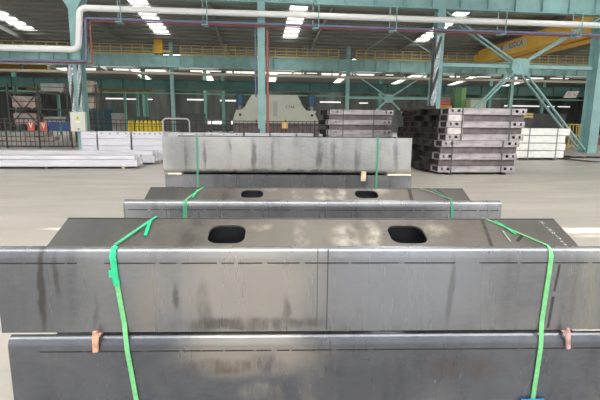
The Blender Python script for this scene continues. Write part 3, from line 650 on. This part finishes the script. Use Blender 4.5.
profile_bundle(-13.8, -4.3, 15.98, 16.95, 0.325, 0.45, 'upper front bundle of white profiles, flat and wide', 4)
profile_bundle(-13.8, -3.95, 17.45, 18.35, 0.08, 0.34, 'lower rear bundle of white profiles, its end past the front one', 5)
profile_bundle(-13.8, -4.0, 17.45, 18.35, 0.35, 0.53, 'upper rear bundle of white profiles below the railing', 4)
# warm white block stack by the cross brace
SG = 'white blocks stacked beside the cross brace'
for k, w in enumerate(('bottom', 'second from below', 'third from below', 'top')):
    z0 = 0.09 + 0.365 * k
    u0, u1 = 12.3 + 0.02 * k, (15.2, 15.25, 15.2, 15.42)[k]
    t = root('white_block', hall(u0, 19.9, z0), TH, f'long white wrapped block, {w} in the stack by the brace', 'block', SG)
    MB().box(0, u1 - u0, 0, 1.6, 0.02, 0.35).build('block_body', M_wrapw, t, bevel=0.02)
    MB().box(0.1, u1 - u0 - 0.1, 0.02, 1.58, 0, 0.02).build('spacer', M_seam, t)
for u in (13.3, 14.75):
    tag(MB().box(-0.03, 0.03, -0.012, -0.004, 0.03, 1.55).box(-0.03, 0.03, -0.012, 1.61, 1.55, 1.558).build('banding_strap', M_seam, None, hall(u, 19.9), TH), 'grey band round the white block stack, ' + ('nearer the dark beams' if u < 14 else 'nearer the cross brace'), 'strap', 'bands round the white blocks')
for u in (12.8, 14.7): tag(MB().box(-0.06, 0.06, 0, 1.6, 0, 0.09).build('timber_bearer', M_recess, None, hall(u, 19.9), TH), 'dark timber bearer under the white block stack', 'timber', 'bearers under the white blocks')
# loose plates
for k, (u0, u1, v0, v1, z, w) in enumerate(((15.55, 21.0, 18.55, 19.9, 0.05, 'low one lying nearest'), (15.5, 20.6, 20.05, 21.4, 0.06, 'bottom one of the pair behind'), (15.75, 20.9, 20.1, 21.3, 0.17, 'raised one of the pair behind'))):
    tag(MB().box(0, u1 - u0, 0, v1 - v0, 0, 0.035).build('steel_plate', (M_gray, M_recess, M_beam)[k], None, hall(u0, v0, z), TH + (-0.02, 0.01, 0.0)[k]), f'flat steel sheet by the cross brace foot, {w}', 'steel plate', 'loose steel plates at the brace foot')
    for u in (16.6, 19.6): tag(MB().box(-0.05, 0.05, 0, 1.0, 0, z if k < 2 else 0.075).build('timber_bearer', M_timber, None, hall(u, v0 + 0.12, 0 if k < 2 else 0.095), TH), 'thin timber bearer under a loose steel sheet', 'timber', 'bearers under the loose sheets')

# ------------------------------------------------------------------ dark beam stacks
def beam_proto(Ln, w, h, face, holes=True):
    """box beam, open ends, two square holes near each end of the front face"""
    t = 0.02; b = MB()
    b.box(0, Ln, 0, w, 0, t).box(0, Ln, 0, w, h - t, h).box(0, Ln, w - t, w, t, h - t)
    if holes:
        xs = [0, 0.10, 0.17, 0.30, 0.40, Ln - 0.40, Ln - 0.30, Ln - 0.17, Ln - 0.10, Ln]
        za, zb = 0.07, 0.155
        b.box(0, Ln, 0, t, t, za).box(0, Ln, 0, t, zb, h - t)
        for i in (0, 2, 4, 6, 8): b.box(xs[i], xs[i + 1], 0, t, za, zb)
    else: b.box(0, Ln, 0, t, t, h - t)
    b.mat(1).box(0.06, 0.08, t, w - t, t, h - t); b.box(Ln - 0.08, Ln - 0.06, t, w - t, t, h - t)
    return b.mesh('box_beam', [face, M_rustshade])
def stack(u_base, v0, rows, layers, Ln, w, h, name_, front_m, offs, group, place, vis_from=0):
    long_mesh = beam_proto(Ln, w, h * 0.96, front_m); rec_mesh = beam_proto(Ln * 0.985, w, h * 0.96, M_recess, False)
    inner_mesh = beam_proto(Ln, w, h * 0.96, M_rustshade)
    for k in range(layers):
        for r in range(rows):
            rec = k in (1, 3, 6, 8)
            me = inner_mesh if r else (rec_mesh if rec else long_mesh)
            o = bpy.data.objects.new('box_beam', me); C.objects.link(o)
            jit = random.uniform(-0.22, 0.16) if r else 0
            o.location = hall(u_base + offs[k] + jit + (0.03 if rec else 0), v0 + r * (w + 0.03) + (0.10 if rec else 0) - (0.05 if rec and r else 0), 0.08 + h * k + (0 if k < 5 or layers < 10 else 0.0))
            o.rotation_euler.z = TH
            tone = 'rusty shade-toned' if r else ('brown grey' if rec else 'lilac grey')
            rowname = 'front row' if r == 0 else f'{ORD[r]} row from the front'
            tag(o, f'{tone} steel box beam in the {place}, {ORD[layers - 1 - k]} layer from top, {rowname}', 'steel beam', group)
offsF = [0.0, 0.02, 0.03, 0.06, 0.08, 0.20, 0.18, 0.20, 0.22, 0.24]
stack(6.06, 13.75, 7, 10, 2.72, 0.62, 0.212, 'tall', M_beam, offsF, 'beams of the tall front stack', 'tall stack')
offsR = [0.0, 0.0, 0.0, 0.0, 0.0, -0.02, 0.02, -0.04, 0.0, 0.03]
stack(3.3, 19.35, 3, 10, 2.95, 0.62, 0.222, 'rear', M_beam, offsR, 'beams of the rear stack', 'lower rear stack')
# skids, spacer blocks seen in the recesses, bands
for u in (6.45, 8.35):
    tag(MB().box(-0.06, 0.06, -0.1, 4.5, 0, 0.08).build('timber_bearer', M_rustshade, None, hall(u, 13.75), TH), 'dark timber skid under the tall beam stack', 'timber', 'skids under the tall beam stack')
    tag(MB().box(-0.06, 0.06, 0, 1.9, 0, 0.08).build('timber_bearer', M_rustshade, None, hall(u - 2.7, 19.35), TH), 'dark timber skid under the rear beam stack', 'timber', 'skids under the rear beam stack')
for z, a in ((1.352, 'upper'), (1.776, 'topmost')):
    tag(MB().box(0, 0.5, 0, 0.085, 0, 0.2).build('spacer_block', M_palebeam, None, hall(6.32, 13.755, z), TH), f'pale spacer block between beams of the tall stack, {a} one', 'block', 'spacers in the tall stack')
for u, z0, z1, w in ((6.5, 0.08, 1.13, 'lower half, near its dark end'), (8.27, 0.08, 1.13, 'lower half, near the white blocks'), (6.78, 1.14, 2.2, 'upper half, near its dark end'), (8.46, 1.14, 2.2, 'upper half, near the white blocks')):
    tag(MB().box(-0.018, 0.018, -0.012, -0.003, z0, z1).box(-0.018, 0.018, -0.012, 0.7, z1, z1 + 0.006).build('banding_strap', M_dkgray, None, hall(u, 13.742), TH), f'dark steel band on the tall beam stack, {w}', 'strap', 'bands on the tall stack')
for u, w in ((3.95, 'near its open ends'), (5.35, 'near the tall stack')):
    tag(MB().box(-0.018, 0.018, -0.012, -0.003, 0.08, 2.3).box(-0.018, 0.018, -0.012, 0.65, 2.3, 2.306).build('banding_strap', M_dkgray, None, hall(u, 19.345), TH), f'thin steel band on the rear beam stack, {w}', 'strap', 'bands on the rear stack')
# odd offcuts lying on the tall stack's dark end
for u, v, z, Lx, w in ((6.0, 15.2, 2.2, 0.5, 'nearest one'), (5.95, 16.4, 2.2, 0.7, 'middle one'), (5.98, 17.6, 2.2, 0.6, 'farthest one')):
    tag(MB().box(0, Lx, 0, 0.45, 0, 0.02).box(0, Lx, 0, 0.02, 0.02, 0.12).build('angle_offcut', M_rustshade, None, hall(u, v, z), TH + 0.1), f'dark angle offcut on top of the tall stack, {w}', 'offcut', 'offcuts on the tall stack')

# ------------------------------------------------------------------ the bent steel channels in the foreground
H = 0.461; TK = 0.012
def rounded_rect(cx, cy, w, h, r, skew=0.0, n=6):
    pts = []
    for qx, qy, a0 in ((1, 1, 0), (-1, 1, 90), (-1, -1, 180), (1, -1, 270)):
        for k in range(n + 1):
            a = R(a0 + 90 * k / n)
            x = qx * (w / 2 - r) + r * math.cos(a); y = qy * (h / 2 - r) + r * math.sin(a)
            pts.append((cx + x + skew * y, cy + y))
    return pts
def flat_with_holes(outer, holes, t):
    cu = bpy.data.curves.new('tmp', 'CURVE'); cu.dimensions = '2D'; cu.fill_mode = 'BOTH'; cu.extrude = t / 2
    for loop in [outer] + holes:
        sp = cu.splines.new('POLY'); sp.points.add(len(loop) - 1); sp.use_cyclic_u = True
        for p, q in zip(sp.points, loop): p.co = (q[0], q[1], 0, 1)
    o = bpy.data.objects.new('tmp', cu); C.objects.link(o); bpy.context.view_layer.update()
    me = bpy.data.meshes.new_from_object(o.evaluated_get(bpy.context.evaluated_depsgraph_get()))
    bpy.data.objects.remove(o); return me
def channel_mesh(L0, L1, p0, p1, holes, w, ang, rb=0.062, inv=False, mats=None):
    """vertical face, rolled bend, sloping web with hand holes, rear flange; z=0 at the end of the bend, y=0 at the face"""
    a = R(90 - ang); zc = -rb * math.sin(a)
    arc = [(rb - rb * math.cos(a * k / 14), zc + rb * math.sin(a * k / 14)) for k in range(15)]
    ri = rb - TK
    inn = [(rb - ri * math.cos(a * k / 14), zc + ri * math.sin(a * k / 14)) for k in range(15)]
    prof = [(0, -H)] + arc + inn[::-1] + [(TK, -H)]
    b = MB(); b.prism_x(prof, L0, L1, True)
    b.mat(1)
    e = arc[-1]; sl = R(ang); dy, dz = math.cos(sl), math.sin(sl)
    me2 = flat_with_holes([(p0, 0), (p1, 0), (p1, w), (p0, w)], holes, TK)
    vs_ = []
    for v in me2.vertices:
        x, s, n = v.co; n -= TK / 2
        vs_.append((x, e[0] + s * dy - n * dz, e[1] + s * dz + n * dy))
    b._add(vs_, [tuple(p.vertices) for p in me2.polygons])
    yb = e[0] + w * dy; zb = e[1] + w * dz
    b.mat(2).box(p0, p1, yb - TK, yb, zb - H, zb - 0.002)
    if inv: b.v = [(x, y, -z) for x, y, z in b.v]
    return b.mesh('steel_channel', (mats or [M_face, M_plate]) + [M_holeshade]), e, (dy, dz)
def channel(u, d, z, L0, L1, p0, p1, holes, w, ang, label, inv=False, mats=None, marks=()):
    me, e, (dy, dz) = channel_mesh(L0, L1, p0, p1, holes, w, ang, inv=inv, mats=mats)
    o = bpy.data.objects.new('steel_channel', me); C.objects.link(o); o.location = pile(u, d, z); o.rotation_euler.z = PHI
    tag(o, label, 'steel channel', 'bent steel channels')
    return o
def scribe(o, L0, L1, z, seed, dens=0.75):
    """dashed dark scribe line along the face"""
    rng = random.Random(seed); x = L0 + 0.02
    while x < L1 - 0.05:
        l = rng.uniform(0.05, 0.30)
        if rng.random() < dens: MB().box(x, min(x + l, L1 - 0.01), -0.0012, 0.0005, z - 0.003, z + 0.003).build('scribe_line', M_mark, o)
        x += l + rng.uniform(0.006, 0.03)
def face_mark(o, x0, x1, z0, z1, m, name='face_mark', lean=0.0, seed=None):
    """runs and marks on the face; with a seed the mark has a ragged outline of its own"""
    b = MB()
    if seed is None: b.prism_y([(x0, z0), (x1, z0), (x1 + lean, z1), (x0 + lean, z1)], -0.0011, 0.0004)
    else:
        rng = random.Random(seed); n = 14; lft, rgt = [], []
        for k in range(n + 1):
            z = z0 + (z1 - z0) * k / n; w = (x1 - x0) / 2 * rng.uniform(0.25, 1.1); c = (x0 + x1) / 2 + lean * k / n + rng.uniform(-1, 1) * (x1 - x0) * 0.2
            lft.append((c - w, z)); rgt.append((c + w, z))
        for k in range(n):
            if rng.random() < 0.85: b.prism_y([lft[k], rgt[k], rgt[k + 1], lft[k + 1]], -0.0011, 0.0004)
    return b.build(name, m, o)
def web_mark(o, e, d, pts, m, name, th=0.0008):
    """flat mark on the sloping web; pts are (along, up the slope)"""
    dy, dz = d; b = MB()
    top = [(x, e[0] + s * dy - th * dz, e[1] + s * dz + th * dy) for x, s in pts]; n = len(pts)
    bot = [(x, e[0] + s * dy + 0.0005 * dz, e[1] + s * dz - 0.0005 * dy) for x, s in pts]
    b._add(top + bot, [tuple(range(n)), tuple(range(2 * n - 1, n - 1, -1))] + [(i, i + n, (i + 1) % n + n, (i + 1) % n) for i in range(n)])
    return b.build(name, m, o)
D1, D2, D3 = 2.15, 3.567, 5.5
Z1 = 0.972; ZL = 0.972 - H - 0.017
ANG = 22; RB = 0.062
aa = R(90 - ANG); EE = (RB - RB * math.cos(aa), 0.0); DD = (math.cos(R(ANG)), math.sin(R(ANG)))
# --- nearest pile
W1 = 0.262
h1 = [rounded_rect(-0.325, 0.105, 0.20, 0.165, 0.055), rounded_rect(0.665, 0.105, 0.20, 0.165, 0.055, -0.06)]
near = channel(0, D1, Z1, -1.492, 1.76, -1.24, 1.57, h1, W1, ANG, 'top bent steel channel of the nearest pile, two oval holes and chalk writing on it', mats=[M_near, M_plate])
scribe(near, -1.48, 1.75, -0.081, 3, 0.94)
face_mark(near, 0.161, 0.165, -0.44, -0.004, mat('olive_line', (0.09, 0.085, 0.065), 0.7), 'layout_line'); face_mark(near, 0.214, 0.219, -0.455, -0.004, mat('charcoal_line', (0.04, 0.04, 0.042), 0.7), 'layout_line')
face_mark(near, 1.434, 1.446, -0.24, -0.09, M_smear, 'chalk_dash', 0.012); face_mark(near, 1.420, 1.434, -0.45, -0.27, M_smear, 'chalk_dash', 0.010)
web_mark(near, EE, DD, [(1.085, 0.0), (1.105, 0.0), (1.150, 0.25), (1.130, 0.25)], M_smear, 'rubbed_line')
web_mark(near, EE, DD, [(1.245, 0.045), (1.26, 0.035), (1.312, 0.09), (1.30, 0.10)], M_mark, 'chalk_dash')
rng = random.Random(5)
glyphs = [[(0, 0, 0, 1), (0, 1, 0.8, 0), (0.8, 0, 0.8, 1)], [(0.3, 0, 0.5, 0.15)], [(0, 0, 0.9, 1)], [(0, 0, 0, 1), (0, 0.5, 0.8, 1), (0.2, 0.6, 0.8, 0)], [(0, 1, 0.7, 0.7), (0.7, 0.7, 0, 0.3), (0, 0.3, 0.7, 0)],
          [(0, 0.5, 0.8, 0.5)], [(0, 0, 0.1, 1), (0.1, 1, 0.7, 0.6), (0.7, 0.6, 0.1, 0.4)], [(0.2, 0, 0.6, 0.2), (0.6, 0.2, 0.6, 0.6), (0.6, 0.6, 0.1, 0.5), (0.1, 0.5, 0.2, 0)], [(0, 0.2, 0.7, 0.4), (0.3, 0, 0.4, 0.7)]]
for k, g in enumerate(glyphs):                    # a chalked note running down the slope of the web
    bx_, by_ = 1.470 + 0.003 * k, 0.226 - 0.026 * k
    b = MB()
    for (x0, y0, x1, y1) in g:
        def P(x, y):
            s = by_ - x * 0.018; xx = bx_ + y * 0.020 + x * 0.004
            return (xx, EE[0] + s * DD[0], EE[1] + s * DD[1] + 0.001)
        b.bar(P(x0, y0), P(x1, y1), 0.0032, 0.0012)
    b.build('chalk_character', M_chalk, near)
lab_low = 'lower bent steel channel of the nearest pile, dark bluish face'
low = channel(0.02, D1 - 0.022, ZL, -1.475, 1.76, -1.24, 1.56, [], W1, ANG, lab_low, mats=[M_face2, M_plate])
scribe(low, -1.45, 1.75, -0.081, 8, 0.92)
face_mark(low, 0.213, 0.219, -0.28, -0.03, mat('brown_line', (0.075, 0.065, 0.055), 0.7), 'layout_line'); face_mark(low, 0.161, 0.164, -0.2, -0.03, MATS['olive_line'], 'layout_line')
# --- second pile
h2 = [rounded_rect(-0.300, 0.095, 0.19, 0.125, 0.045), rounded_rect(0.698, 0.095, 0.20, 0.125, 0.045, -0.05)]
mid = channel(0, D2, Z1, -1.362, 1.842, -1.20, 1.585, h2, 0.205, ANG, 'top bent steel channel of the middle pile, with two oval holes')
scribe(mid, -1.35, 1.83, -0.081, 12, 0.93)
web_mark(mid, EE, DD, [(1.06, 0.0), (1.09, 0.0), (1.11, 0.2), (1.08, 0.2)], M_smear, 'rubbed_line')
web_mark(mid, EE, DD, [(1.38, 0.0), (1.42, 0.0), (1.36, 0.2), (1.33, 0.2)], M_smear, 'rubbed_line')
channel(0.01, D2, ZL, -1.362, 1.842, -1.20, 1.585, [], 0.205, ANG, 'lower bent steel channel of the middle pile, mostly behind the nearest pile', mats=[M_face2, M_plate])
# --- rear pile: turned over, bends at the bottom
for k, (zb, L0, L1, m_, lab) in enumerate(((0.035, -1.52, 1.60, M_face2, 'lowest bent channel of the rear pile, near the floor'), (0.505, -1.55, 1.62, M_near, 'second channel of the rear pile, just under the pale top one'),
                                           (0.985, -1.568, 1.60, M_pale, 'pale top channel of the rear pile with dark water stains'))):
    o = channel(0, D3, zb, L0, L1, L0 + 0.1, L1 - 0.1, [], 0.36, 0, lab, inv=True, mats=[m_, m_])
# timber and shims between the channels
for (d, ww, nm_) in ((D1, 0.30, 'nearest'), (D2, 0.25, 'middle'), (D3, 0.42, 'rear')):
    for u in (-0.9, 1.1):
        tag(MB().box(-0.05, 0.05, -0.02, ww, 0, 0.034).build('timber_bearer', M_timber, None, pile(u, d), PHI), f'flat timber bearer on the floor under the {nm_} steel pile', 'timber', f'bearers under the {nm_} pile')
for u, a, w in ((-1.50, 0.16, 'short end'), (1.30, 0.30, 'long pale end')):
    tag(MB().box(0, a, -0.03, 0.40, 0, 0.016).build('timber_spacer', mat('light_timber', (0.72, 0.66, 0.52), 0.8, 0, 10, 0.15), None, pile(u, D3, 0.968), PHI), f'light timber spacer under the pale channel of the rear pile, {w}', 'timber', 'spacers of the rear pile')
t = root('edge_clip', pile(0.985, D3, 0.969), PHI, 'small beige wooden clip under the pale rear channel', 'clip')
MB().box(-0.025, 0.025, -0.035, 0.2, 0, 0.014).build('tongue', M_timber, t); MB().box(-0.03, 0.03, -0.045, -0.012, -0.075, 0.05).build('front_tab', M_timber, t)
for (u, m_, w0, lean, lab) in ((-0.992, M_shim, 0.034, -0.006, 'copper coloured wooden shim at the bend, beside the sleeved green strap'), (1.515, M_pinkshim, 0.022, 0.012, 'pinkish wooden shim at the bend, beside the strap with the blue pad')):
    t = root('wooden_shim', pile(u, D1 - 0.022, ZL + 0.002), PHI, lab, 'shim', 'wooden shims in the nearest pile')
    MB().prism_x([(-0.012, 0.0045), (0.012, 0.0045), (0.05, 0.0045), (0.25, 0.006), (0.25, 0.0105), (-0.012, 0.0105)], -w0 / 2, w0 / 2).build('tongue', m_, t)
    MB().prism_y([(-w0 * 0.35, 0.040), (w0 * 0.25, 0.042), (w0 * 0.5, 0.018), (w0 * 0.42 + lean, -0.075), (-w0 * 0.36 + lean, -0.08), (-w0 * 0.5, 0.0)], -0.024, -0.008).build('front_tab', m_, t, bevel=0.003)

# ------------------------------------------------------------------ green straps round the piles
def ribbon(pts, w, t=0.0022):
    """flat band along pts (u, y, z); its width runs sideways"""
    b = MB(); P = [Vector(p) for p in pts]; ws = w if isinstance(w, list) else [w] * len(pts)
    secs = []
    for i, p in enumerate(P):
        d = (P[min(i + 1, len(P) - 1)] - P[max(i - 1, 0)]).normalized()
        nrm = Vector((0, 0, 1)) if abs(d.z) < 0.75 else Vector((0, -1, 0))
        s = d.cross(nrm).normalized(); n = s.cross(d).normalized(); w = ws[i]
        secs.append([p + s * (w / 2) - n * t, p - s * (w / 2) - n * t, p - s * (w / 2) + n * t, p + s * (w / 2) + n * t])
    vs_ = [q for s in secs for q in s]; fs = [(0, 1, 2, 3), tuple(len(vs_) - 4 + i for i in (3, 2, 1, 0))]
    for i in range(len(P) - 1):
        for k in range(4): fs.append((4 * i + k, 4 * i + (k + 1) % 4, 4 * i + 4 + (k + 1) % 4, 4 * i + 4 + k))
    b._add(vs_, fs); return b
def strap(d, ztop, ub, uf, ulow, zlow, Wd, width, m, label, group, thin=1.0):
    t = root('packing_strap', pile(0, d, ztop), PHI, label, 'strap', group)
    off = 0.0045; arc = []
    for k in range(9):
        a = aa * (8 - k) / 8
        arc.append((RB - (RB + off) * math.cos(a), -RB * math.sin(aa) + (RB + off) * math.sin(a)))
    pts = [(ub + 0.0, EE[0] + Wd * DD[0] + 0.004, EE[1] + Wd * DD[1] - 0.18), (ub, EE[0] + Wd * DD[0] + 0.004, EE[1] + Wd * DD[1] + 0.003)]
    n = 8
    for k in range(1, n):
        s = Wd * (1 - k / n); pts.append((ub + (uf - ub) * k / n, EE[0] + s * DD[0] - off * DD[1], EE[1] + s * DD[1] + off * DD[0]))
    for y, z in arc: pts.append((uf, y, z))
    zz = zlow - ztop
    for k in range(1, 13):
        f = k / 12; z = arc[-1][1] + (zz - arc[-1][1]) * f
        pts.append((uf + (ulow - uf) * f, -off - 0.002 - (0.024 * min(1, max(0, f - 0.45) / 0.08) if d < 3 else 0), z))
    ribbon(pts, [width * (thin if i < 10 else 1 if i > 14 else thin + (1 - thin) * (i - 9) / 6) for i in range(len(pts))]).build('band', m, t)
    return t, pts
S1 = 'green straps round the nearest pile'
t, pts = strap(D1, Z1, -0.745, -0.890, -0.797, 0.06, W1, 0.024, M_strap, 'green packing strap with a darker sleeve, beside the copper shim', S1, 0.6)
sl = [p for p in pts if p[1] < 0.03 and p[2] > -0.21]
ribbon([(p[0] + (0.004 if i % 3 == 1 else 0), p[1] - 0.004, p[2]) for i, p in enumerate(sl)], 0.031, 0.003).build('sleeve', M_sleeve, t)['label'] = 'emerald green sleeve at the bend'
MB().box(-0.912, -0.893, -0.013, -0.007, -0.155, -0.115).build('buckle', M_sleeve, t)
ribbon([(-0.768 + 0.08 * (0.22 - s), EE[0] + s * DD[0] - 0.006 * DD[1], EE[1] + s * DD[1] + 0.008) for s in (0.22, 0.17, 0.12, 0.08)], 0.017, 0.0018).build('loose_tail', M_sleeve, t)
up_ = [p for p in pts[1:10]]
ribbon([(p[0], p[1] - 0.001, p[2] + 0.004) for p in up_], 0.017, 0.002).build('upper_sleeve', mat('teal_green_strap', (0.04, 0.38, 0.20), 0.4), t)
MB().box(-0.81, -0.76, -0.046, -0.034, 0.065 - Z1, 0.115 - Z1).build('corner_pad', M_blue, t)
t, pts = strap(D1, Z1, 1.150, 1.398, 1.366, 0.06, W1, 0.024, M_strap, 'plain green packing strap with a blue pad, beside the pinkish shim', S1, 0.42)
MB().box(1.298, 1.428, -0.048, -0.034, 0.03 - Z1, 0.118 - Z1).build('corner_pad', M_blue, t)['label'] = 'blue corner pad'
ribbon([(1.205 + 0.022 * k, EE[0] + s * DD[0] - 0.006 * DD[1], EE[1] + s * DD[1] + 0.008 - 0.001 * k) for k, s in enumerate((0.22, 0.19, 0.15, 0.10))], 0.012, 0.0015).build('knot_tail', M_sleeve, t)
ribbon([(1.21, EE[0] + s * DD[0] - 0.006 * DD[1], EE[1] + s * DD[1] + 0.005) for s in (0.13, 0.09, 0.03)], 0.007, 0.0015).build('loose_tail', mat('pale_tail', (0.27, 0.33, 0.26), 0.6), t)
S2 = 'green straps round the middle pile'
t, pts = strap(D2, Z1, -0.735, -0.845, -0.865, 0.3, 0.205, 0.022, M_strap, 'green strap on the middle pile, at its end near the white profiles', S2, 0.6)
ribbon([(p[0] - 0.008, p[1] - 0.005, p[2]) for p in pts if p[1] < 0.03 and p[2] > -0.2], 0.028, 0.003).build('sleeve', M_dkstrap, t)
ribbon([(-0.80 + 0.01 * k, EE[0] + s * DD[0], EE[1] + s * DD[1] + 0.006) for k, s in enumerate((0.02, 0.08, 0.15))], 0.016, 0.0015).build('loose_tail', M_sleeve, t)
t, pts = strap(D2, Z1, 1.285, 1.412, 1.445, 0.3, 0.205, 0.022, M_dkstrap, 'dull green strap on the middle pile, at its end near the tall stack', S2, 0.45)
ribbon([(1.20 + 0.08 * k, EE[0] + s * DD[0], EE[1] + s * DD[1] + 0.005) for k, s in enumerate((0.19, 0.13, 0.05, 0.01))], 0.012, 0.0015).build('loose_tail', mat('pale_tail', (0.40, 0.47, 0.38)), t)
S3 = 'green straps round the rear pile'
for u, w in ((-1.135, 'at its end near the white profiles'), (1.16, 'at its end near the tall stack')):
    t = root('packing_strap', pile(u, D3, 0), PHI, f'thin dull green strap down the rear pile, {w}', 'strap', S3)
    ribbon([(0, 0.38, 1.40), (0, 0.2, 1.436), (0, -0.002, 1.453)] + [(0.0, -0.006, 1.449 - 0.1 * k) for k in range(13)], 0.024, 0.002).build('band', M_dkstrap, t)
